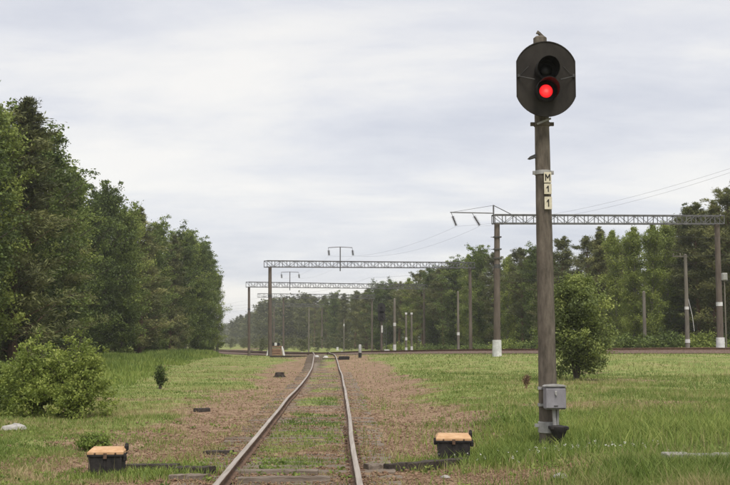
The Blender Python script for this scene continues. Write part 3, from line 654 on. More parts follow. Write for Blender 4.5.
def small_tree():
    d = 41.0; base = G(577, 380); d = base.y; k = PXM(d)
    rng = np.random.default_rng(4); rr = random.Random(4); tb = MB(); cc = []; ct = []; cr = []
    Ht = 97 / k; Rr = 42 / k
    for (lx, ly) in ((.0, .0), (.1, .05), (-.1, .06)):
        tb.tube([(lx * .5, ly, -.05), (lx * 2, ly * 2, Ht * .3), (lx * 4.5, ly * 3, Ht * .62), (lx * 5.5, ly * 3, Ht * .93)], [.06, .048, .03, .01], 7)
    for i in range(90):
        u = (i + rr.random()) / 90; z = Ht * (.12 + .84 * u); prof = max(.05, 1 - ((u - .40) / .64) ** 2) ** .7
        az = i * 2.399 + rr.uniform(-.8, .8); ln = Rr * prof * rr.choice((.55, .75, .95, 1.0, 1.2)); el = R(rr.uniform(-5, 48)) + R(30) * u
        dv = Vector((math.cos(az) * math.cos(el), math.sin(az) * math.cos(el), math.sin(el)))
        def lp(q): return Vector((0, 0, z)) + dv * ln * q - Vector((0, 0, .28 * ln * q * q))
        tb.tube([lp(0), lp(.5), lp(1)], [.018, .011, .004], 4, False); tone = rr.gauss(.55, .17)
        for k2 in range(6):
            q = .3 + .74 * (k2 + rr.random()) / 6; s = .22
            c = lp(q) + Vector((rr.uniform(-s, s), rr.uniform(-s, s), rr.uniform(-s, s) * .7))
            cc.append(tuple(c)); cr.append(rr.uniform(.14, .34)); ct.append(tone + rr.gauss(0, .07))
    pts, off, idx = clumps(np.array(cc), np.array(cr), 66, rng, .85)
    pts[:, 2] = np.maximum(pts[:, 2], .05)
    tint = np.clip(np.array(ct)[idx] + rng.normal(size=len(pts)) * .10, 0, 1)
    v, f, tn = leaf_quads(pts, .105 * rng.uniform(.6, 1.3, len(pts)), .6, .9, rng, tint)
    root = empty('broadleaf_tree', base, 0, label='small leafy tree with pale green top standing right behind the signal mast', cat='tree')
    tb.build('trunk', M['bark'], root, True); link_mesh('crown', np_mesh('crown', v, f, M['leaf_maple'], {'tint': tn}), root)
small_tree()
# undergrowth at the foot of the right wood
for i, (px, py, w, h, lab) in enumerate(((596, 346, 5, 2.0, 'below the gap in the tree line'), (628, 346, 5.5, 2.4, 'left of the birch trunks'), (664, 345, 5, 2.6, 'left of the tall pale pole'), (700, 345, 6, 2.3, 'between the tall pale pole and the gantry post'), (741, 345, 6, 2.6, 'at the right frame edge'), (545, 346, 5.5, 2.0, 'left of the small leafy tree'), (512, 346, 6, 2.2, 'right of the whitewashed gantry post'), (474, 346, 6, 2.0, 'left of the whitewashed gantry post'), (440, 346, 7, 2.0, 'left of the lone mid pole'), (405, 347, 7, 2.2, 'behind the pair of short poles'))):
    dep = 84 if px > 560 else 84 + (560 - px) * .42
    c = P(px, 300, dep); shrub('leafy_shrub', (c.x, dep, Hs(c.x, dep) - .05), w, h * .55, 34, .2, 22, 'leaf_mixed' if i % 3 else 'leaf_birch', 'bark', 40 + i, 'undergrowth shrub under the right wood, ' + lab, 'shrub', ('stems', 'foliage'), crad=.34, nc=7, group='undergrowth of the right wood', tone0=.36, skirt=.2)

# ------------------------------------------------------------------ gantries over the main line
def truss(mb_ch, mb_lat, a, b, hh, ww, bay):
    a, b = Vector(a), Vector(b); t = (b - a); ln = t.length; t.normalize(); s = Vector((-t.y, t.x, 0)).normalized(); n = max(2, round(ln / bay))
    for z in (0, hh):
        for q in (-.5, .5): mb_ch.bar(a + s * ww * q + Vector((0, 0, z)), b + s * ww * q + Vector((0, 0, z)), .07)
    for i in range(n + 1):
        p = a + t * ln * i / n
        for q in (-.5, .5):
            mb_lat.bar(p + s * ww * q, p + s * ww * q + Vector((0, 0, hh)), .05)
            if i < n:
                p2 = a + t * ln * (i + 1) / n; z0, z1 = (0, hh) if i % 2 else (hh, 0)
                mb_lat.bar(p + s * ww * q + Vector((0, 0, z0)), p2 + s * ww * q + Vector((0, 0, z1)), .03)
        for z in (0, hh): mb_lat.bar(p - s * ww * .5 + Vector((0, 0, z)), p + s * ww * .5 + Vector((0, 0, z)), .035)
def insulator(root, top, tilt=(0, 0), ln=.75, r=.075):
    top = Vector(top); mb = MB(); d = Vector((tilt[0], tilt[1], -1)).normalized()
    mb.tube([top, top + d * .25], .018, 5)
    pts = []; rad = []
    n = 8
    for k in range(n):
        p = top + d * (.25 + ln * k / n); pts += [p, p + d * ln / n * .55, p + d * ln / n * .6]; rad += [.035, r, .035]
    mb.tube(pts, rad, 8)
    mb.build('insulator', M['insulator'], root)
    return top + d * (.27 + ln)
def post(root, base, top, r0, r1, sleeve=None, bands=()):
    mb = MB(); base, top = Vector(base), Vector(top)
    mb.tube([base - Vector((0, 0, .4)), base, base.lerp(top, .5), top], [r0, r0, (r0 + r1) / 2, r1], 12)
    p = mb.build('post', M['gantry_post'], root, True)
    if sleeve:
        q = base + Vector((0, 0, sleeve)); c = MB(); c.tube([base - Vector((0, 0, .3)), base, q], [r0 * 1.36, r0 * 1.32, r0 * 1.24], 12); c.build('base_sleeve', M['whitewash'], p, True)
    for k, m in bands:
        a = base.lerp(top, k); b2 = base.lerp(top, k + .03); rr = r0 + (r1 - r0) * k; c = MB(); c.tube([a, b2], [rr + .015, rr + .012], 12); c.build('band', M[m], p, True)
    return p
WIRES = []
def gantry(name_label, lpx, lbase, ltop, ldep, rpx, rtop, rdep, th_px, bay=.75, sleeve=None, over_left=0.0, rpost=True, tees=(), r0=.21, r1=.15, over_right=.4):
    lt = P(lpx, ltop, ldep); rtp = P(rpx, rtop, rdep); lb = P(lpx, lbase, ldep)
    gl = Vector((lb.x, ldep, Hs(lb.x, ldep))); gr_ = Vector((rtp.x, rdep, Hs(rtp.x, rdep)))
    root = empty('rail_gantry', gl, 0, label=name_label, cat='gantry', group='overhead line gantries'); o = Vector(gl)
    post(root, (0, 0, 0), lt - o, r0, r1, sleeve, ((.66, 'dark_steel'),))
    if rpost: post(root, gr_ - o, rtp - o, r0, r1, sleeve, ((.36, 'whitewash'),) if sleeve else ())
    t = (rtp - lt); t.normalize(); hh = th_px / PXM(ldep)
    ch, lat = MB(), MB(); truss(ch, lat, lt - o - t * (.25 + over_left), rtp - o + t * over_right, hh, .55, bay)
    ch.build('beam_chords', M['steel'], root); lat.build('beam_lattice', M['steel'], root)
    for (px, ytop, half) in tees:
        u = (P(px, 300, ldep).x - lt.x) / (rtp.x - lt.x); c = lt.lerp(rtp, u) - o; zt = P(px, ytop, ldep).z - o.z
        m = MB(); m.tube([c - Vector((0, 0, .35)), Vector((c.x, c.y, zt))], .05, 6); h = half / PXM(ldep)
        m.tube([Vector((c.x - h, c.y, zt - .03)), Vector((c.x, c.y, zt + .03)), Vector((c.x + h, c.y, zt - .03))], .035, 6); m.build('tee_bracket', M['steel'], root)
        WIRES.append([tuple(o + insulator(root, (c.x - h, c.y, zt - .03), (.1, 0), .5, .15)), tuple(o + insulator(root, (c.x + h, c.y, zt - .03), (.12, 0), .5, .15))])
    return root, lt, rtp, hh, o
# nearest gantry, right of the signal
g1, lt, rtp, hh, o = gantry('large gantry behind the signal, on a post with a whitewashed base', 497, 352, 223.5, 72.0, 717, 224, 76.5, 8.6, .75, sleeve=1.05, r0=.235, r1=.18)
a = lt - o; k = PXM(72)
m = MB(); m.tube([a + Vector((-.22, 0, 0)), a + Vector((-.22, 0, 1.22))], .05, 6)
m.tube([a + Vector((-.25, 0, .68)), a + Vector((-47 / k, 0, .74))], .04, 6); m.build('cantilever_arm', M['steel'], g1)
m = MB(); m.tube([a + Vector((-.22, 0, 1.2)), a + Vector((-45 / k, 0, .75))], .012, 4); m.tube([a + Vector((-.22, 0, 1.2)), a + Vector((1.0, 0, .58))], .028, 5); m.build('stay', M['steel'], g1)
w1 = [tuple(o + insulator(g1, a + Vector((-46 / k, 0, .72)), (.38, 0), .7, .13)), tuple(o + insulator(g1, a + Vector((-25 / k, 0, .70)), (.6, 0), .75, .15))]
for dz in (-.9, -1.7, -2.3): m = MB(); m.box(a + Vector((0, -.02, dz)), (.52, .46, .07)); m.tube([a + Vector((-.42, 0, dz)), a + Vector((.3, 0, dz))], .02, 5); m.build('clamp', M['dark_steel'], g1)
g2, lt2, rt2, _, o2 = gantry('middle gantry spanning the siding, with a tee bracket above its beam', 270, 360, 267, 98, 470, 268, 112, 6.2, .8, over_left=.2, tees=((339, 243, 12.5),), r0=.19, r1=.15)
g3, lt3, rt3, _, o3 = gantry('farther thin gantry with its left post outside the middle one', 249, 356, 287, 134, 424, 289, 158, 5.0, .9, tees=((287, 269.5, 9),), r0=.17, r1=.14)
g4, lt4, rt4, _, o4 = gantry('faint far gantry low over the line behind the other two', 283.5, 350, 297.5, 178, 372, 298.5, 186, 3.6, 1.0, over_left=4.2, r0=.16, r1=.13)
g5, lt5, rt5, _, o5 = gantry('farthest gantry, small beyond the faint one', 274, 348, 306, 235, 322, 307, 240, 2.8, 1.2, r0=.16, r1=.13)
# line wires strung between the gantries
def wire(a, b, sag, label, grp='overhead line wires', r=.0042, n=14):
    a, b = Vector(a), Vector(b); m = MB(); pts = []
    for i in range(n + 1):
        t = i / n; p = a.lerp(b, t); p.z -= sag * 4 * t * (1 - t); pts.append(p - a)
    m.tube(pts, r, 4, True); o = m.build('line_wire', M['wire'], loc=a); tag(o, label, 'wire', grp); return o
far_r = [P(735, 167, 50), P(735, 171, 51)]
w2, w3 = WIRES[0], WIRES[1]
for i in range(2):
    nm = ('upper', 'lower')[i]
    wire(w1[i], far_r[i], .5, '%s feeder wire rising right from the cantilever arm behind the signal' % nm)
    wire(w2[i], w1[i], .7, '%s feeder wire sagging from the tee bracket to the cantilever arm' % nm)
    wire(w3[i], w2[i], .6, '%s feeder wire between the two tee brackets' % nm)
# catenary over the two main tracks
def lpt(off, i, z): return Vector((MAIN[i][0] + NRM[i][0] * off, MAIN[i][1] + NRM[i][1] * off, z))
idx_near = [28, 45, 76, 98, 106]
for t, off in enumerate((0.0, 4.1)):
    for nm, z0, sg in (('contact', 6.4, .03), ('carrier', 7.7, .55)):
        st = [lpt(off, 20, z0 + 1.0)]
        for (gl, grt) in ((lt, rtp), (lt2, rt2), (lt3, rt3), (lt4, rt4)):
            ga = np.array(gl[:2]); gb = np.array(grt[:2]); pts = MAIN[:, :2] + NRM * off
            dd = np.abs((gb - ga)[0] * (pts[:, 1] - ga[1]) - (gb - ga)[1] * (pts[:, 0] - ga[0])) / np.linalg.norm(gb - ga)
            inside = ((pts - ga) @ (gb - ga)) / ((gb - ga) @ (gb - ga)); dd[(inside < -.1) | (inside > 1.25)] = 1e6
            j = int(np.argmin(dd)); st.append(Vector((pts[j][0], pts[j][1], min(gl.z, grt.z) - (1.9 if nm == 'contact' else .55))))
        for s in range(len(st) - 1):
            wire(st[s], st[s + 1], sg, '%s wire of the %s main track, %s span from the right' % (nm, ('nearer', 'farther')[t], ORD[s]), r=.005)

# ------------------------------------------------------------------ lone poles
def pole(px, base_y, top_y, dep, r0, r1, label, mat='pale_pole', marks=(), arm=None, cap=False):
    x = P(px, 300, dep).x; z = Hs(x, dep); top = P(px, top_y, dep).z - z
    root = empty('line_pole', (x, dep, z), 0, label=label, cat='pole', group='poles along the main line')
    m = MB(); m.tube([(0, 0, -.3), (0, 0, top * .5), (0, 0, top)], [r0, (r0 + r1) / 2, r1], 10); m.lathe([(r1 * 1.05, top), (r1 * .5, top + .06), (.01, top + .08)], (0, 0, 0), 10); m.build('shaft', M[mat], root, True)
    for (k, hgt) in marks:
        c = MB(); rr = r0 + (r1 - r0) * k; c.tube([(0, 0, top * k), (0, 0, top * k + hgt)], [rr + .02, rr + .018], 10); c.build('band', M['white'], root, True)
    if arm:
        c = MB(); c.bar((-arm[0], 0, top - .1), (arm[1], 0, top - .1), .07); 
        for q in (-arm[0] + .05, -arm[0] * .4): c.lathe([(.03, top - .06), (.05, top), (.04, top + .1), (.02, top + .12)], (q, 0, 0), 6)
        c.build('crossarm', M['pale_pole'], root)
    if cap:
        c = MB(); c.box((0, 0, top + .05), (.22, .2, .2)); c.build('insulator_cap', M['white'], root)
    return root
p = pole(686.5, 346, 255, 77.5, .17, .11, 'tall pale pole with a short crossarm between the birches and right gantry post', marks=((.44, .2), (.10, .25)), arm=(.9, .15))
s = MB(); s.tube([(.1, 0, 3.9), (.35, -.1, 2.6), (.45, -.15, 1.5)], .018, 5); s.build('loose_cable', M['white'], p)
pole(458, 348, 292, 92, .12, .08, 'lone slim pole left of the whitewashed gantry post', marks=((.30, .25), (.0, .12)))
pole(394.5, 348, 299, 118, .16, .12, 'pale pole with white bands right of the far twin-headed signal', marks=((.52, .35), (.06, .8)))
pole(406, 350, 314, 108, .11, .085, 'short pole with a white cap, left one of a close pair', marks=((.35, .3), (.05, .5)), cap=True)
pole(411.5, 349, 314, 110, .11, .085, 'short pole with a white cap, right one of a close pair', marks=((.08, .5),), cap=True)
pole(344, 346, 320, 190, .12, .09, 'slim far pole left of the black and white marker post', marks=((.8, .4),))
pole(309, 347, 309, 172, .12, .09, 'slim far pole right of the wooden buffer stop')
pole(644, 346, 292, 86, .15, .12, 'bare pale trunk-like pole standing among the birches')
# thin lamp post at the right edge
x = P(725, 300, 73).x; z = Hs(x, 73)
root = empty('lamp_post', (x, 73, z), 0, label='thin pale post with a small box on top at the right frame edge', cat='post')
tp = P(725, 281, 73).z - z
m = MB(); m.tube([(0, 0, -.2), (0, 0, tp)], [.05, .04], 8); m.build('shaft', M['pale_pole'], root, True)
m = MB(); m.box((0, 0, tp + .28), (.34, .3, .50), None, .03); m.box((0, -.17, tp + .28), (.24, .03, .36)); m.build('lamp_box', M['galv'], root)
m = MB(); m.bar((-.25, 0, tp + .02), (.25, 0, tp + .02), .05); m.build('bracket', M['dark_steel'], root)

# ------------------------------------------------------------------ the main signal
def arc_outline(hw, hh, c, Rr, n=9):
    """stadium with flattened ends: arcs of radius Rr about (0, +-c) cut at +-hw"""
    a0 = math.acos(min(1, hw / Rr)); out = []
    for i in range(n * 2 + 1):
        a = a0 + (math.pi - 2 * a0) * i / (n * 2); out.append((Rr * math.cos(a), c + Rr * math.sin(a)))
    return out + [(-u, -v) for u, v in out]
def letter_mesh(ch, w, h):
    """painted strokes, raised 3 mm"""
    m = MB(); t = .016; st = {'M': [((-.5, -.5), (-.5, .5)), ((.5, -.5), (.5, .5)), ((-.5, .5), (0, -.1)), ((.5, .5), (0, -.1))], '1': [((.12, -.5), (.12, .5)), ((.12, .5), (-.42, .16))]}[ch]
    for q, (a, b) in enumerate(st):
        a = Vector((a[0] * w, -.0006 * q, a[1] * h)); b = Vector((b[0] * w, -.0006 * q, b[1] * h)); d = (b - a).normalized(); n = Vector((-d.z, 0, d.x)) * t / 2
        a = a - d * t * .2; b = b + d * t * .2
        m.add([a - n, b - n, b + n, a + n] + [v + Vector((0, .003, 0)) for v in (a - n, b - n, b + n, a + n)], [(0, 1, 2, 3), (7, 6, 5, 4), (0, 4, 5, 1), (1, 5, 6, 2), (2, 6, 7, 3), (3, 7, 4, 0)])
    return m.mesh('letter', M['ink'])
def signal():
    base = G(549, 447); d = base.y; k = PXM(d)          # photo pixels per metre here
    root = empty('railway_signal', base, 0, label='tall railway signal with a red light on a concrete mast', cat='signal')
    O = Vector(base)
    def L3(px, py, dep=None): return P(px, py, dep or d) - O
    top = L3(540, 38.5); bot = Vector((0, 0, -.35)); mid = L3(544.5, 280)
    def ax(z):                                            # mast axis at height z
        t = z / top.z; return Vector((top.x * t, top.y * t, z))
    rb, rtp_ = .150, .107
    def rad(z): return rb + (rtp_ - rb) * max(0, min(1, z / top.z))
    m = MB(); zs = np.linspace(0, top.z - .12, 24); rr = random.Random(3)
    m.tube([bot] + [ax(z) for z in zs], [rb] + [rad(z) + rr.uniform(-.0025, .0025) for z in zs], 20)
    mast = m.build('mast', M['concrete_pole'], root, True)
    # cap and the bent strap on it
    m = MB(); m.lathe([(rtp_ * 1.02, -.16), (rtp_ * 1.02, .0), (rtp_ * .7, .03), (.02, .035)], ax(top.z), 14); m.build('mast_cap', M['concrete_pole'], root, True)
    m = MB(); c = ax(top.z); m.bar(c + Vector((.07, 0, .0)), c + Vector((-.03, -.02, .09)), .05, .035); m.bar(c + Vector((-.03, -.02, .085)), c + Vector((-.055, -.02, .10)), .04, .05); m.build('cap_strap', M['concrete_pole'], root)
    # shield
    cp = L3(546, 79, d - .30); hw, hh = 29 / k, 38 / k
    ol = arc_outline(hw, hh, 7 / k, 31 / k)
    m = MB(); m.prism(ol, cp, (1, 0, 0), (0, 0, 1), (0, 1, 0), .012); sh = m.build('shield', M['shield'], root)
    m = MB(); n = len(ol); rim = [cp + Vector((u, 0, v)) for u, v in ol]; m.tube(rim + [rim[0]], .011, 6, False); m.build('shield_rim', M['shield'], sh, True)
    # lamp housings behind the shield
    m = MB(); m.box(cp + Vector((0, .14, 0)), (.42, .24, .82), None, .04); m.build('lamp_housing', M['shield'], root)
    for dz in (-.5, .5): m = MB(); m.bar(cp + Vector((0, .10, dz * .7)), Vector((ax(cp.z + dz * .7).x, ax(cp.z).y, cp.z + dz * .7)), .08, .05); m.build('head_bracket', M['galv'], root)
    lensr = .106
    for (py, lit) in ((70.5, False), (91.2, True)):
        lc = L3(546, py, d - .33)
        # hood: a tube cut away along its lower side and sloping at the front
        hm = MB(); nseg = 30; rh = .178; ln = .34; vv = []; a0, a1 = R(-62), R(242)
        for r_ in (rh, rh - .006):
            for i in range(nseg + 1):
                a = a0 + (a1 - a0) * i / nseg; t = .5 + .5 * math.sin(a)
                for q in (0, 1):
                    vv.append(lc + Vector((r_ * math.cos(a), -ln * (.42 + .58 * t ** .7) if q else .02, r_ * math.sin(a) + (-.02 if q else 0))))
        w = 2 * (nseg + 1); ff = []
        for i in range(nseg):
            ff += [(2 * i, 2 * i + 1, 2 * i + 3, 2 * i + 2), (w + 2 * i, w + 2 * i + 2, w + 2 * i + 3, w + 2 * i + 1), (2 * i + 1, w + 2 * i + 1, w + 2 * i + 3, 2 * i + 3)]
        ff += [(0, w, w + 1, 1), (2 * nseg, 2 * nseg + 1, w + 2 * nseg + 1, w + 2 * nseg)]
        hm.add(vv, ff)
        hood = hm.build('hood', M['hood'], root, True)
        m = MB(); m.lathe([(lensr + .05, 0), (lensr + .05, .012), (lensr + .004, .02), (lensr + .004, .006)], lc, 28, 'Y', False); m.build('lens_ring', M['hood'], hood, True)
        m = MB(); m.lathe([(lensr, 0), (lensr * .94, .012), (lensr * .7, .028), (lensr * .35, .038), (.004, .041)], (0, 0, 0), 28, 'Y')
        le = m.build('lens', M['lens'] if lit else M['dead_lens'], hood, True, loc=lc)
        if lit: le['label'] = 'glowing red lens'
        # backing disc
        m = MB(); m.lathe([(rh - .007, -.006), (rh - .007, -.001)], lc, 28, 'Y'); m.build('backing_disc', M['hood'], hood)
    # thin stays from the shield edge to the hoods
    for s in (-1, 1):
        m = MB(); m.tube([cp + Vector((s * hw * .95, -.02, .04)), cp + Vector((s * .20, -.16, -.045))], .008, 5); m.tube([cp + Vector((s * hw * .93, -.02, .04)), cp + Vector((s * hw * .60, -.01, .2))], .004, 4)
        m.box(cp + Vector((s * hw * .95, -.01, .05)), (.03, .03, .05)); m.build('hood_stay', M['dark_steel'], root)
    # clamps
    def clamp(py, ear, mat='galv'):
        z = L3(540, py).z; c = ax(z); r = rad(z)
        m = MB(); m.lathe([(r + .004, -.035), (r + .014, -.03), (r + .014, .03), (r + .004, .035)], c, 18)
        for s in (-1, 1): m.box(c + Vector((s * (r + ear / 2), -.02, 0)), (ear, .05, .055)); m.lathe([(.012, -.05), (.012, .03)], c + Vector((s * (r + ear * .6), -.02, 0)), 6, 'Y')
        return m.build('clamp', M[mat], root, True)
    clamp(124.5, .07, 'concrete_pole'); clamp(173, .045)
    m = MB(); z = L3(540, 124).z; c = ax(z); m.bar(c + Vector((-.10, -.15, -.03)), c + Vector((.12, -.15, .06)), .02, .03); m.build('clamp_strut', M['galv'], root)
    # small hooded fitting on the left side
    z = L3(540, 156).z; c = ax(z); r = rad(z); m = MB()
    m.prism([(0, .03), (-.10, -.015), (-.13, -.045), (-.09, -.055), (0, -.03)], c + Vector((-r + .01, -.05, 0)), (1, 0, 0), (0, 0, 1), (0, 1, 0), .1); m.build('side_lamp', M['dark_steel'], root)
    # number plates: M, 1, 1
    for ch, py, hpx in (('M', 178.8, 11.5), ('1', 190.2, 11.2), ('1', 204.2, 13.4)):
        z = L3(540, py).z; c = ax(z) + Vector((.048, -rad(z) - .028, 0)); w, h = .118, hpx / k - .012
        m = MB(); m.box(c, (w, .008, h), None, .002); pl = m.build('number_plate', M['plate'], root)
        t = link_mesh('letter', letter_mesh(ch, .066 if ch == 'M' else .045, h * (.60 if ch == 'M' else .56)), pl); t.location = c + Vector((0, -.0072, 0))
        m = MB(); m.box(c + Vector((.0, .02, 0)), (.03, .034, h * .5)); m.build('plate_bracket', M['galv'], pl)
    # cabinet
    z0, z1 = L3(551, 408).z, L3(551, 385.5).z; cx = L3(551.5, 396).x; cy = -rb - .13
    ct = Vector((cx, cy, (z0 + z1) / 2)); wd = 20.5 / k
    m = MB(); m.box(ct, (wd, .20, z1 - z0), None, .018); cab = m.build('cabinet', M['cabinet'], root)
    m = MB(); m.box(ct + Vector((0, -.108, -.005)), (wd - .02, .02, z1 - z0 - .05), None, .008); door = m.build('door', M['cabinet'], cab)
    m = MB(); m.prism([(-wd / 2 - .015, 0), (wd / 2 + .015, 0), (wd / 2 - .02, .022), (0, .034), (-wd / 2 + .02, .022)], ct + Vector((0, -.125, (z1 - z0) / 2)), (1, 0, 0), (0, 0, 1), (0, 1, 0), .235); m.build('cabinet_roof', M['galv'], cab)
    m = MB(); m.box(ct + Vector((0, -.126, .085)), (.035, .018, .05), None, .004); m.lathe([(.014, 0), (.014, .02)], ct + Vector((.002, -.126, .055)), 8, 'Y'); m.build('lock', M['galv'], door)
    m = MB(); m.box(ct + Vector((.0, -.12, -.12)), (.06, .008, .018)); m.build('handle', M['dark_steel'], door)
    for dz in (-.12, .14): m = MB(); m.box(ct + Vector((-.03, .14, dz)), (.4, .03, .04)); m.box(ct + Vector((-.2, .22, dz)), (.03, .18, .04)); m.build('cabinet_bracket', M['galv'], root)
    # conduit down to the cast iron cable pot
    zp = L3(555, 425).z
    m = MB(); m.tube([ct + Vector((-.01, .02, -(z1 - z0) / 2)), Vector((ct.x, ct.y + .02, zp + .02))], .030, 8); m.tube([ct + Vector((.05, .03, -(z1 - z0) / 2)), Vector((ct.x + .045, ct.y + .03, zp + .02))], .022, 8); m.build('conduit', M['galv'], root, True)
    c = Vector((L3(555.5, 430).x, cy, 0))
    m = MB(); m.lathe([(.03, zp - .42), (.045, zp - .30), (.06, zp - .20), (.115, zp - .09), (.135, zp - .04), (.135, zp), (.05, zp + .02)], c, 16); m.box(c + Vector((0, 0, zp - .02)), (.29, .20, .05), None, .008); m.build('cable_pot', M['iron'], root, True)
    m = MB(); z = L3(549, 427).z; cc = ax(z); m.lathe([(rb + .002, -.09), (rb + .016, -.08), (rb + .016, .08), (rb + .002, .09)], cc, 18); m.box(cc + Vector((-rb - .03, -.03, .03)), (.08, .06, .05)); m.build('base_band', M['galv'], root, True)
    return base
SIG = signal()

# ------------------------------------------------------------------ cable boxes and the timbers that lead to them
def cable_box(px, base_y, wpx, hpx, label, rz=0.0, lift=.0, lug_left=True):
    b = G(px, base_y); k = PXM(b.y); w = wpx / k; h = hpx / k; dp = w * .82
    root = empty('cable_box', b, rz, label=label, cat='box', group='trackside cable boxes')
    # body tapers downwards a little
    m = MB(); z0, z1 = lift, h * .80; vv = []
    for z, s in ((z0, .93), (z1, 1.0)):
        for x, y in ((-1, -1), (1, -1), (1, 1), (-1, 1)): vv.append((x * w / 2 * s, y * dp / 2 * s, z))
    m.add(vv, [(0, 3, 2, 1), (4, 5, 6, 7), (0, 1, 5, 4), (1, 2, 6, 5), (2, 3, 7, 6), (3, 0, 4, 7)])
    for s in (-.46, 0, .46): m.box((s * w, -dp / 2 * .98, (z0 + z1) / 2), (.018, .022, (z1 - z0) * .86))
    m.box((0, 0, z1 - .012), (w + .03, dp + .03, .03), None, .006)
    m.build('body', M['iron'], root)
    m = MB(); zl = z1 + .004; a = w / 2 + .012; c = dp / 2 + .012; vv = [(-a, -c, zl), (a, -c, zl), (a, c, zl), (-a, c, zl), (-a, -c, zl + .028), (a, -c, zl + .028), (a, c, zl + .045), (-a, c, zl + .045), (-a * .86, -c * .1, h + .0), (a * .86, -c * .1, h + .0), (a * .86, c * .8, h + .008), (-a * .86, c * .8, h + .008)]
    m.add(vv, [(0, 3, 2, 1), (0, 1, 5, 4), (1, 2, 6, 5), (2, 3, 7, 6), (3, 0, 4, 7), (4, 5, 9, 8), (5, 6, 10, 9), (6, 7, 11, 10), (7, 4, 8, 11), (8, 9, 10, 11)])
    lid = m.build('lid', M['orange'], root); lid['label'] = 'faded orange lid'
    def lug(x, y, z):
        m = MB(); m.box((x, y, z), (.05, .08, .075), None, .01); m.lathe([(.02, -.045), (.024, -.02), (.024, .03), (.012, .045)], (x, y, z + .02), 8); m.build('hinge_lug', M['iron'], root, True)
    for sx in (-.3, .3):
        m = MB(); m.lathe([(.013, 0), (.013, .010), (.007, .014)], (sx * w, -c - .001, zl + .014), 7, 'Y'); m.build('bolt', M['rail_side'], lid)
    m = MB(); m.box((0, -c - .006, zl - .02), (.045, .012, .075), None, .003); m.build('hasp', M['rail_side'], root)
    lug(w / 2 + .012, dp * .30, h - .01); lug(w / 2 + .02, -dp * .32, z1 - .05)
    if lug_left: lug(-w / 2 - .02, -dp * .2, z1 - .03)
    if lift > 0:
        for s in (-1, 1):
            m = MB(); m.box((s * w * .36, 0, lift / 2 - .05), (.05, dp * .7, lift + .1)); m.build('foot', M['iron'], root)
    return b, w
bl, wl = cable_box(107, 475.5, 33, 26.5, 'black cable box with orange lid left of the siding rails', R(4), lug_left=False)
br, wr = cable_box(453.5, 461, 33, 26, 'black cable box with orange lid right of the siding, on low feet', R(-3), lift=.06)
def timber(a, b, w, h, label, mat, seed, zoff=.0, name='old_timber', cat='timber'):
    a, b = Vector(a), Vector(b); rr = random.Random(seed); n = 10; m = MB(); t = (b - a); ln = t.length; t.normalize(); s = Vector((t.y, -t.x, 0)).normalized(); vv = []
    sec = [(-w / 2, -h * .5), (w / 2, -h * .5), (w / 2, h * .42), (w / 2 - .015, h * .5), (-w / 2 + .02, h * .5), (-w / 2, h * .4)]
    for i in range(n + 1):
        p = t * ln * i / n
        for u, z in sec: vv.append(p + s * (u + rr.uniform(-.008, .008)) + Vector((0, 0, z + zoff + rr.uniform(-.008, .006))))
    k = len(sec); ff = [(i * k + j, i * k + (j + 1) % k, (i + 1) * k + (j + 1) % k, (i + 1) * k + j) for i in range(n) for j in range(k)] + [tuple(range(k))[::-1], tuple(range(n * k, (n + 1) * k))]
    m.add(vv, ff); o = m.build(name, M[mat], loc=a); tag(o, label, cat, 'timbers laid beside the siding'); return o
timber(G(127, 471), G(178, 471), .15, .15, 'dark tarred timber running right from the left cable box', 'tarred', 1, .02)
timber(G(178, 473), G(212, 473.5), .18, .16, 'short dark timber end butting against the left siding rail', 'tarred', 2, .01)
timber(G(172, 479), G(207, 479.5), .16, .10, 'pale weathered timber lying before the short dark timber, left rail side', 'sleeper', 3, .01)
timber(G(366, 470.5), G(385, 470), .20, .13, 'pale cut timber stub just outside the right siding rail', 'sleeper', 4, .02)
timber(G(386, 471), G(466, 464.5), .12, .15, 'long dark tarred timber from the right rail to the right cable box', 'tarred', 5, .02)
timber(G(228, 473.5), G(318, 473.5), .20, .10, 'broad grey board across the middle of the siding in the foreground', 'sleeper', 6, .0)
timber(G(238, 482), G(330, 481), .16, .10, 'pale narrow board across the siding at the bottom of the picture', 'sleeper', 7, .012)
timber(G(205, 453.5), G(232, 453), .14, .07, 'dark half buried timber left of the rail, beyond the cable box', 'tarred', 8, .01)
timber(G(196, 411.5), G(208, 411), .2, .12, 'small dark timber lump in the dirt left of the siding', 'tarred', 9, .02)
# concrete trough lid in the right foreground grass
a, b_ = G(664, 467), G(742, 467.5); t = (b_ - a).normalized()
for i in range(4):
    p = a + t * (i * .33); m = MB(); m.box((.155, 0, .05), (.31, .26, .07), None, .012); o = m.build('trough_lid', M['concrete'], loc=p + Vector((0, 0, .085 - .01 * (i % 2))), rz=R(1.5 * (-1) ** i))
    tag(o, 'pale concrete trough lid in the front right grass, %s of four from the left' % ORD[i], 'slab', 'concrete trough lids in a row')
# stones and litter
def stone(px, py, r, label, seed, mat='stone'):
    b = G(px, py); rr = random.Random(seed); m = MB(); prof = [(r * .6, -r * .3), (r, .0), (r * .85, r * .35), (r * .4, r * .55), (.004, r * .6)]; m.lathe(prof, (0, 0, 0), 9)
    m.v = [(x * rr.uniform(.8, 1.25) * 1.3, y * rr.uniform(.8, 1.2), z * rr.uniform(.8, 1.2)) for x, y, z in m.v]
    o = m.build('loose_stone', M[mat], loc=b + Vector((0, 0, r * .15)), rz=rr.uniform(0, 3)); tag(o, label, 'stone', 'loose pale stones')
stone(561, 479, .09, 'pale stone on the bare patch in front of the signal', 1)
stone(14, 431, .18, 'wide pale stone in the grass before the left shrubs', 2)
stone(153, 478, .045, 'small pale stone before the tarred timber beside the left cable box', 3)
stone(445, 478, .05, 'small pale stone below the right cable box', 7)
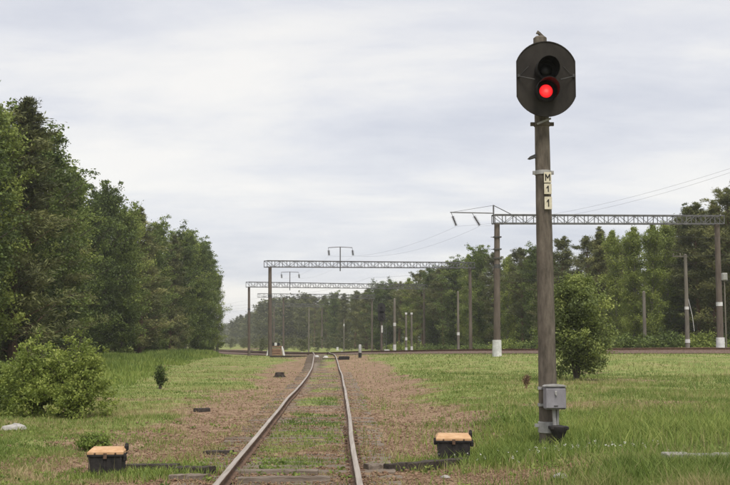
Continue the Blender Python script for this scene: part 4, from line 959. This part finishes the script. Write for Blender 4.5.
# stump
def stump():
    b = G(279.5, 377); k = PXM(b.y); m = MB(); rr = random.Random(2); r = 4.4 / k; h = 4.6 / k
    m.lathe([(r * 1.15, -.1), (r * 1.05, .03), (r * .95, h * .7), (r * .97, h), (r * .5, h + .01), (.01, h - .01)], (0, 0, 0), 11); m.v = [(x * rr.uniform(.88, 1.12), y * rr.uniform(.88, 1.12), z * rr.uniform(.94, 1.06)) for x, y, z in m.v]
    for a in (.4, 2.2, 3.6, 5.3): m.tube([(math.cos(a) * r * .8, math.sin(a) * r * .8, .1), (math.cos(a) * r * 1.6, math.sin(a) * r * 1.6, -.03)], [.05, .02], 5)
    tag(m.build('tree_stump', M['tarred'], loc=b), 'small dark stump in the grass left of the siding, before the gantry post', 'stump')
stump()
# dry brown seed head in the field beside the mast
def dry_weed():
    b = G(526, 388.5); rng = np.random.default_rng(9); rr = random.Random(9); st = MB(); c = []
    for i in range(7):
        e = Vector((rr.uniform(-.11, .11), rr.uniform(-.1, .1), rr.uniform(.30, .47))); st.tube([(e.x * .2, e.y * .2, -.02), (e.x * .7, e.y * .7, e.z * .6), e], [.010, .008, .005], 5)
        for q in np.linspace(.45, 1.02, 6): c.append((e.x * q, e.y * q, e.z * q))
    root = empty('dried_weed', b, 0, label='dead brown weed with seed heads in the field left of the signal mast', cat='weed')
    st.build('stems', M['wood'], root)
    pts, off, idx = clumps(np.array(c), np.full(len(c), .055), 18, rng, .9); v, f, tn = leaf_quads(pts, np.full(len(pts), .04), .6, .3, rng, np.clip(rng.normal(.45, .25, len(pts)), 0, 1)); link_mesh('seed_heads', np_mesh('seed_heads', v, f, M['dry'], {'tint': tn}), root)
dry_weed()

# ------------------------------------------------------------------ things at the junction
def buffer_stop():
    dep = 112; c = P(276.5, 300, dep); z = Hs(c.x, dep); k = PXM(dep)
    root = empty('buffer_stop', (c.x, dep, z), 0, label='earth and timber buffer stop with white posts and a round black and white board', cat='buffer stop')
    m = MB(); w = 6.0 / k; m.add([(-w, -.5, -.2), (w, -.5, -.2), (w * .72, -.2, .75), (-w * .72, -.2, .75), (-w, 1.4, -.2), (w, 1.4, -.2), (w * .72, 1.0, .75), (-w * .72, 1.0, .75)], [(0, 1, 2, 3), (5, 4, 7, 6), (3, 2, 6, 7), (1, 5, 6, 2), (4, 0, 3, 7)]); m.build('earth_fill', M['earth'], root)
    for i in range(3):
        m = MB(); m.box((0, -.45 + i * .06 - .12, .12 + i * .25), (w * (1.9 - i * .2), .08, .2)); m.build('plank', M['wood'], root)
    for s in (-1, 1):
        m = MB(); m.tube([(s * w * 1.45, -.6, -.2), (s * w * 1.2, -.5, .55), (s * w * .95, -.4, .95)], [.13, .11, .10], 8); m.build('white_post', M['white'], root)
    m = MB(); m.box((0, -.5, .95), (w * 2.0, .12, .16)); m.build('beam', M['wood'], root)
    m = MB(); m.tube([(0, -.52, .9), (0, -.52, 1.2)], .04, 6); sp = m.build('board_stem', M['black'], root)
    for x, mm, nm in ((-.27, 'black', 'black_disc'), (0, 'white', 'white_disc'), (.27, 'black', 'black_disc')):
        m = MB(); m.lathe([(.17, 0), (.17, .03), (.15, .035)], (x, -.57, 1.18), 14, 'Y'); m.build(nm, M[mm], sp)
buffer_stop()
def twin_signal():
    dep = 116; c = P(381.5, 300, dep); z = Hs(c.x, dep); k = PXM(dep)
    root = empty('railway_signal', (c.x, dep, z), 0, label='far signal with two black heads one above the other against the trees', cat='signal'); tp = P(381.5, 303, dep).z - z
    m = MB(); m.tube([(0, .2, -.2), (0, .2, tp)], [.13, .10], 10); m.build('mast', M['gantry_post'], root, True)
    for py in (308, 316.3):
        zc = P(381.5, py, dep).z - z; m = MB(); m.prism(arc_outline(.40, .5, .12, .43), (0, 0, zc), (1, 0, 0), (0, 0, 1), (0, 1, 0), .03); hd = m.build('head', M['black'], root)
        for dz in (-.18, .18): m = MB(); m.lathe([(.13, 0), (.13, .25)], (0, 0, zc + dz), 12, 'Y'); m.build('hood', M['hood'], hd)
    zc = P(382, 329, dep).z - z; m = MB(); m.box((.05, .08, zc), (.16, .03, .75)); m.build('number_plate', M['white'], root)
    m = MB(); m.bar((.25, .3, 0), (.25, .3, tp - 1.5), .03); m.bar((.5, .3, 0), (.5, .3, tp - 1.5), .03)
    for i in range(12): m.bar((.25, .3, .4 * i + .3), (.5, .3, .4 * i + .3), .02)
    m.build('ladder', M['steel'], root)
    m = MB(); m.box((.55, 0, .3), (.55, .4, .6), None, .03); m.build('relay_box', M['white'], root)
twin_signal()
def marker(px, py, hpx, wpx, label, two=True):
    b = G(px, py); k = PXM(b.y); h = hpx / k; w = wpx / k
    root = empty('marker_post', b, 0, label=label, cat='marker post')
    m = MB(); m.tube([(0, 0, -.1), (0, 0, h * .36)], w * .52, 8); m.build('lower_shaft', M['black'], root, True)
    m = MB(); m.tube([(0, 0, h * .36), (0, 0, h * .94), (0, 0, h)], [w * .5, w * .5, w * .3], 8); m.build('upper_shaft', M['galv'], root, True)
marker(360, 357.5, 13, 3.2, 'short marker post, grey above and black below, right of the points')
def white_thing(px, py, w, h, label, name='point_marker', cat='marker'):
    b = G(px, py); k = PXM(b.y); m = MB(); m.box((0, 0, h / k / 2 - .03), (w / k, .25, h / k + .06), None, .03); m.box((0, 0, -.02), (w / k * 1.5, .4, .1)); tag(m.build(name, M['white'], loc=b), label, cat, 'white markers at the points')
white_thing(316.8, 357.2, 3.6, 1.8, 'white block between the rails at the points, left one')
white_thing(325.8, 357.6, 3.6, 1.8, 'white block between the rails at the points, right one')
white_thing(302, 354, 2.4, 2.2, 'white marker left of the points below the buffer stop')
white_thing(337.5, 350.2, 2.2, 3.0, 'white marker on the bank right of the points')
white_thing(342, 354, 2.0, 3.0, 'white marker just left of the grey and black marker post')
white_thing(424, 349.5, 1.8, 2.6, 'white marker on the embankment right of the pair of short poles')
white_thing(452, 349.5, 3.0, 1.8, 'white marker beside the foot of the lone slim pole')
# point machine near the switch
b = G(344, 359.5); m = MB(); m.box((0, 0, .1), (.75, .5, .26), None, .04); m.box((-.9, 0, .05), (1.2, .06, .06)); tag(m.build('point_machine', M['iron'], loc=b), 'low dark point machine right of the switch rails', 'point machine')
b = G(291, 357.2); m = MB(); m.box((0, 0, .06), (3.4, .25, .14), None, .02); tag(m.build('old_timber', M['tarred'], loc=b), 'long dark timber across the grass between buffer stop and switch', 'timber', 'timbers laid beside the siding')

# ------------------------------------------------------------------ ground cover (nobody could count it)
def blades(x, y, h, w, tint, name, label, cat, mat, rng, lean=.45):
    n = len(x); z = H(x, y) - .02; az = rng.uniform(0, 6.283, n); ln = h * rng.uniform(.1, lean * 1.6, n); fa = rng.uniform(-.9, .9, n)      # width roughly faces the track's length
    dx, dy = np.cos(az) * ln, np.sin(az) * ln; wx, wy = np.cos(fa) * w * .5, np.sin(fa) * w * .5
    near = y < 26
    V, Fq, T = [], [], []; base = 0
    s = near; k = s.sum()
    if k:
        p0 = np.stack([x[s] - wx[s], y[s] - wy[s], z[s]], 1); p1 = np.stack([x[s] + wx[s], y[s] + wy[s], z[s]], 1)
        m = np.stack([x[s] + dx[s] * .35, y[s] + dy[s] * .35, z[s] + h[s] * .6], 1); o = np.stack([wx[s] * .8, wy[s] * .8, wx[s] * 0], 1)
        t = np.stack([x[s] + dx[s], y[s] + dy[s], z[s] + h[s] * .97], 1)
        v = np.stack([p0, p1, m - o, m + o, t], 1).reshape(-1, 3); b = (np.arange(k) * 5)[:, None]
        f = np.concatenate([b + np.array([[0, 1, 3]]), b + np.array([[0, 3, 2]]), b + np.array([[2, 3, 4]])])
        V.append(v); Fq.append(f); T.append(np.repeat(tint[s], 5)); base = len(v)
    s = ~near; k = s.sum()
    if k:
        p0 = np.stack([x[s] - wx[s], y[s] - wy[s], z[s]], 1); p1 = np.stack([x[s] + wx[s], y[s] + wy[s], z[s]], 1); t = np.stack([x[s] + dx[s], y[s] + dy[s], z[s] + h[s]], 1)
        V.append(np.stack([p0, p1, t], 1).reshape(-1, 3)); Fq.append(np.arange(3 * k).reshape(-1, 3) + base); T.append(np.repeat(tint[s], 3))
    o = link_mesh(name, np_mesh(name, np.concatenate(V), np.concatenate(Fq), mat, {'tint': np.concatenate(T)})); tag(o, label, cat, kind='stuff'); return o
def scatter(n, y0, y1, rng, spread=.37, pad=1.5):
    u = rng.random(n); y = 1 / (1 / y0 + u * (1 / y1 - 1 / y0)); x = (rng.random(n) * 2 - 1) * (spread * y + pad); return x, y
def gauss2(x, y, cx, cy, sx, sy): return np.exp(-(((x - cx) / sx) ** 2 + ((y - cy) / sy) ** 2))
def grass_field():
    rng = np.random.default_rng(12); x, y = scatter(430000, 9.5, 120, rng)
    b = bare_mask(x, y); dc = x - track_x(y); ad = np.abs(dc)
    dens = np.clip(1.06 - b * 1.05 + (fbm(x, y, .8, 91, 3) - .5) * 1.5, 0.015, 1)
    dens *= np.where(ad < .9, .8, 1); dens *= np.where((ad > .70) & (ad < .87), .35, 1)
    d, _ = main_dist(x, y); dens *= sst(4.5, 7.5, d)
    dens *= 1 - .9 * np.exp(-(((x + .8) / 2.5) ** 6 + ((y - 13.9) / 1.0) ** 4)); dens *= 1 - .85 * gauss2(x, y, 2.1, 14.3, 1.3, .7); dens *= 1 - .92 * gauss2(x, y, SIG.x + .05, SIG.y - .5, .36, .55)
    k = rng.random(len(x)) < dens; x, y, b, dc, ad = x[k], y[k], b[k], dc[k], ad[k]
    big = fbm(x, y, 6, 61, 3); lush = fbm(x, y, 2.2, 67, 3)
    h = np.where(dc < 0, .065, .078) * (0.15 + 1.25 * lush + .9 * vnoise(x, y, .3, 83) ** 2) * rng.uniform(.6, 1.5, len(x))
    right = sst(2.5, 5, dc)
    h *= 1 + .35 * right * lush
    lushspot = .7 * gauss2(x, y, 5.6, 18.5, 2.0, 1.3) + 1.2 * gauss2(x, y, 4.7, 12.3, 1.7, 1.1) + .5 * gauss2(x, y, 3.2, 16.6, .8, .7) + .6 * gauss2(x, y, -2.75, 15.3, .4, .5)
    h *= 1 + 1.1 * np.clip(lushspot, 0, 1)
    h = np.where(ad < 1.2, h * .75, h)
    drysp = np.where(dc < 0, .50, .33) + (big - .5) * .9 + (fbm(x, y, 1.3, 73, 3) - .5) * 1.15 + (vnoise(x, y, .22, 79) - .5) * .35 + .15 * b - .6 * np.clip(lushspot, 0, 1) + rng.normal(size=len(x)) * .15
    drysp = np.where(ad < 1.0, drysp - .12, drysp)
    w = np.maximum(.0055, y * .00055) * rng.uniform(.6, 1.4, len(x))
    blades(x, y, h, w, np.clip(drysp, 0, 1), 'grass', 'short rough grass covering the trackside ground', 'grass', M['grass'], rng, .6)
grass_field()
def stalks():
    rng = np.random.default_rng(14); x, y = scatter(15000, 10, 60, rng); dc = x - track_x(y)
    k = (rng.random(len(x)) < np.clip((fbm(x, y, 1.7, 151, 3) - .47) * 4, 0, 1) * np.where(dc > 2.6, 1, .35)) & (np.abs(dc) > 1.0); x, y = x[k], y[k]; d, _ = main_dist(x, y); x, y = x[d > 8], y[d > 8]
    near_mast = gauss2(x, y, SIG.x, SIG.y - .7, .5, .8) > .3; x, y = x[~near_mast], y[~near_mast]
    blades(x, y, rng.uniform(.16, .36, len(x)), np.maximum(.004, y * .0003) * rng.uniform(.7, 1.3, len(x)), np.clip(rng.normal(.78, .14, len(x)), 0, 1), 'seed_stalks', 'thin straw coloured seed stalks standing in the grass', 'grass', M['grass'], rng, .35)
stalks()
def tall_weeds():
    rng = np.random.default_rng(31); n = 60000
    y = rng.uniform(38, 125, n); xe = np.interp(y, [40, 60, 90, 125, 150], [-19, -19.5, -21, -21, -20]); edge = np.interp(y, [36, 45, 60, 90, 125], [-8.5, -9.2, -11.0, -13.5, -14.5])
    x = edge + (xe - edge) * rng.random(n) ** .8; t = (edge - x) / np.maximum(edge - xe, .5)
    k = rng.random(n) < np.clip(t * 2.2 + (fbm(x, y, 4, 15, 3) - .45) * 2, 0, 1); x, y, t = x[k], y[k], t[k]
    cl = fbm(x, y, 2.5, 44, 3)
    h = (.16 + .34 * sst(0, .35, t)) * (.2 + 1.6 * cl) * rng.uniform(.6, 1.3, len(x)); tint = np.clip(.62 + (fbm(x, y, 3, 48, 3) - .5) * 1.2 - .25 * t + rng.normal(size=len(x)) * .15, 0, 1)
    blades(x, y, h, y * .0013 * rng.uniform(.6, 1.5, len(x)), tint, 'tall_weeds', 'tall green weeds in front of the left wood', 'weeds', M['weed'], rng, .45)
tall_weeds()
def signal_weeds():
    rng = np.random.default_rng(35); X, Y, T, Hh = [], [], [], []
    for (cx, cy, sx, sy, n, hh, tn) in ((SIG.x + .1, SIG.y - 1.5, 1.1, .35, 4200, .17, .45), (SIG.x, SIG.y + .5, .6, .25, 1500, .22, .5), (5.9, 18.8, 1.9, 1.0, 8000, .30, .72), (4.3, 17.6, .8, .6, 2000, .22, .55), (4.7, 12.9, 1.3, .55, 5500, .22, .35), (br.x + .75, br.y + .1, .35, .4, 1500, .22, .45), (bl.x + .35, bl.y - .35, .6, .2, 1400, .13, .5), (-2.75, 15.2, .35, .45, 1300, .12, .6), (7.5, 21, 2.5, 1.5, 4000, .2, .6)):
        X.append(rng.normal(cx, sx, n)); Y.append(rng.normal(cy, sy, n)); T.append(rng.normal(tn, .2, n)); Hh.append(hh * rng.uniform(.35, 1.25, n))
    x, y, t, h = map(np.concatenate, (X, Y, T, Hh)); blades(x, y, h, rng.uniform(.006, .016, len(x)), np.clip(t, 0, 1), 'weed_patches', 'lush green weeds around the signal foot and the right foreground', 'weeds', M['weed'], rng, .6)
    # small white flowers in them
    n = 60; fx = rng.normal(SIG.x + .1, .9, n); fy = rng.normal(SIG.y - 1.5, .3, n); fz = H(fx, fy) + rng.uniform(.08, .17, n)
    c = np.repeat(np.stack([fx, fy, fz], 1), 5, 0) + rng.normal(size=(n * 5, 3)) * .010; v, f, tn = leaf_quads(c, np.full(len(c), .02), .8, 1.5, rng, rng.random(len(c)))
    o = link_mesh('white_flowers', np_mesh('white_flowers', v, f, M['petal'], {'tint': tn})); tag(o, 'tiny white flowers among the weeds at the signal foot', 'flowers', kind='stuff')
signal_weeds()
def rosettes():
    rng = np.random.default_rng(19); x, y = scatter(5200, 9.8, 45, rng); dc = x - track_x(y); k = (rng.random(len(x)) < np.clip((fbm(x, y, 1.4, 171, 3) - .42) * 3, .03, 1) * (1 - .8 * np.clip(bare_mask(x, y), 0, 1))) & (np.abs(np.abs(dc) - .796) > .12); x, y = x[k], y[k]
    c = np.stack([x, y, H(x, y) + .035], 1); r = rng.uniform(.05, .15, len(x)); pts, off, idx = clumps(c, r, 16, rng, .38); pts[:, 2] = np.maximum(pts[:, 2], H(pts[:, 0], pts[:, 1]) + .008)
    tone = rng.normal(.45, .2, len(x)); v, f, tn = leaf_quads(pts, rng.uniform(.025, .07, len(pts)), .55, 1.0, rng, np.clip(tone[idx] + rng.normal(size=len(pts)) * .1, 0, 1))
    o = link_mesh('weed_rosettes', np_mesh('weed_rosettes', v, f, M['weed'], {'tint': tn})); tag(o, 'low broad leaved weeds dotted through the grass and gravel', 'weeds', kind='stuff')
rosettes()
def gravel():
    rng = np.random.default_rng(77); x, y = scatter(150000, 9.5, 62, rng, .30, 1.0)
    b = bare_mask(x, y); k = rng.random(len(x)) < np.clip(b * .9 * (.35 + 1.1 * fbm(x, y, .9, 101, 3)), .01, 1); x, y = x[k][:40000], y[k][:40000]; n = len(x)
    ad = np.abs(np.abs(x - track_x(y)) - .796); ok = ad > .05; x, y = x[ok], y[ok]; n = len(x)
    r = .0095 * np.exp(rng.normal(size=n) * .45) + y * .00016; z = H(x, y) + r * .25
    o = np.array([[1, 0, 0], [-1, 0, 0], [0, 1, 0], [0, -1, 0], [0, 0, .7], [0, 0, -.5]], float)
    v = o[None] * rng.uniform(.65, 1.35, (n, 6, 1)); a = rng.uniform(0, 6.28, n); ca, sa = np.cos(a)[:, None], np.sin(a)[:, None]
    vx = v[..., 0] * ca - v[..., 1] * sa; vy = v[..., 0] * sa + v[..., 1] * ca
    v = np.stack([vx * 1.2, vy, v[..., 2]], -1) * r[:, None, None] + np.stack([x, y, z], 1)[:, None]
    f0 = np.array([[0, 2, 4], [2, 1, 4], [1, 3, 4], [3, 0, 4], [2, 0, 5], [1, 2, 5], [3, 1, 5], [0, 3, 5]]); f = (np.arange(n) * 6)[:, None, None] + f0[None]
    ob = link_mesh('gravel', np_mesh('gravel', v.reshape(-1, 3), f.reshape(-1, 3), M['gravel'], {'tint': np.repeat(np.clip(rng.normal(.42, .17, n), 0, 1), 6)})); tag(ob, 'loose brown gravel along the siding', 'gravel', kind='stuff')
gravel()

# ------------------------------------------------------------------ the damp air
def haze():
    m = bpy.data.materials.new('thin summer haze'); m.use_nodes = True; t = m.node_tree; t.nodes.clear()
    o = N(t, 'ShaderNodeOutputMaterial'); v = N(t, 'ShaderNodeVolumePrincipled'); v.inputs['Color'].default_value = (0.92, 0.92, 0.93, 1); v.inputs['Density'].default_value = 0.0004; v.inputs['Anisotropy'].default_value = 0.2
    L(t, v.outputs[0], o.inputs['Volume'])
    b = MB(); b.box((0, 500, 8.5), (2400, 1600, 24)); ob = b.build('haze', m); tag(ob, 'thin pale haze over the whole place', 'haze', kind='stuff')
haze()
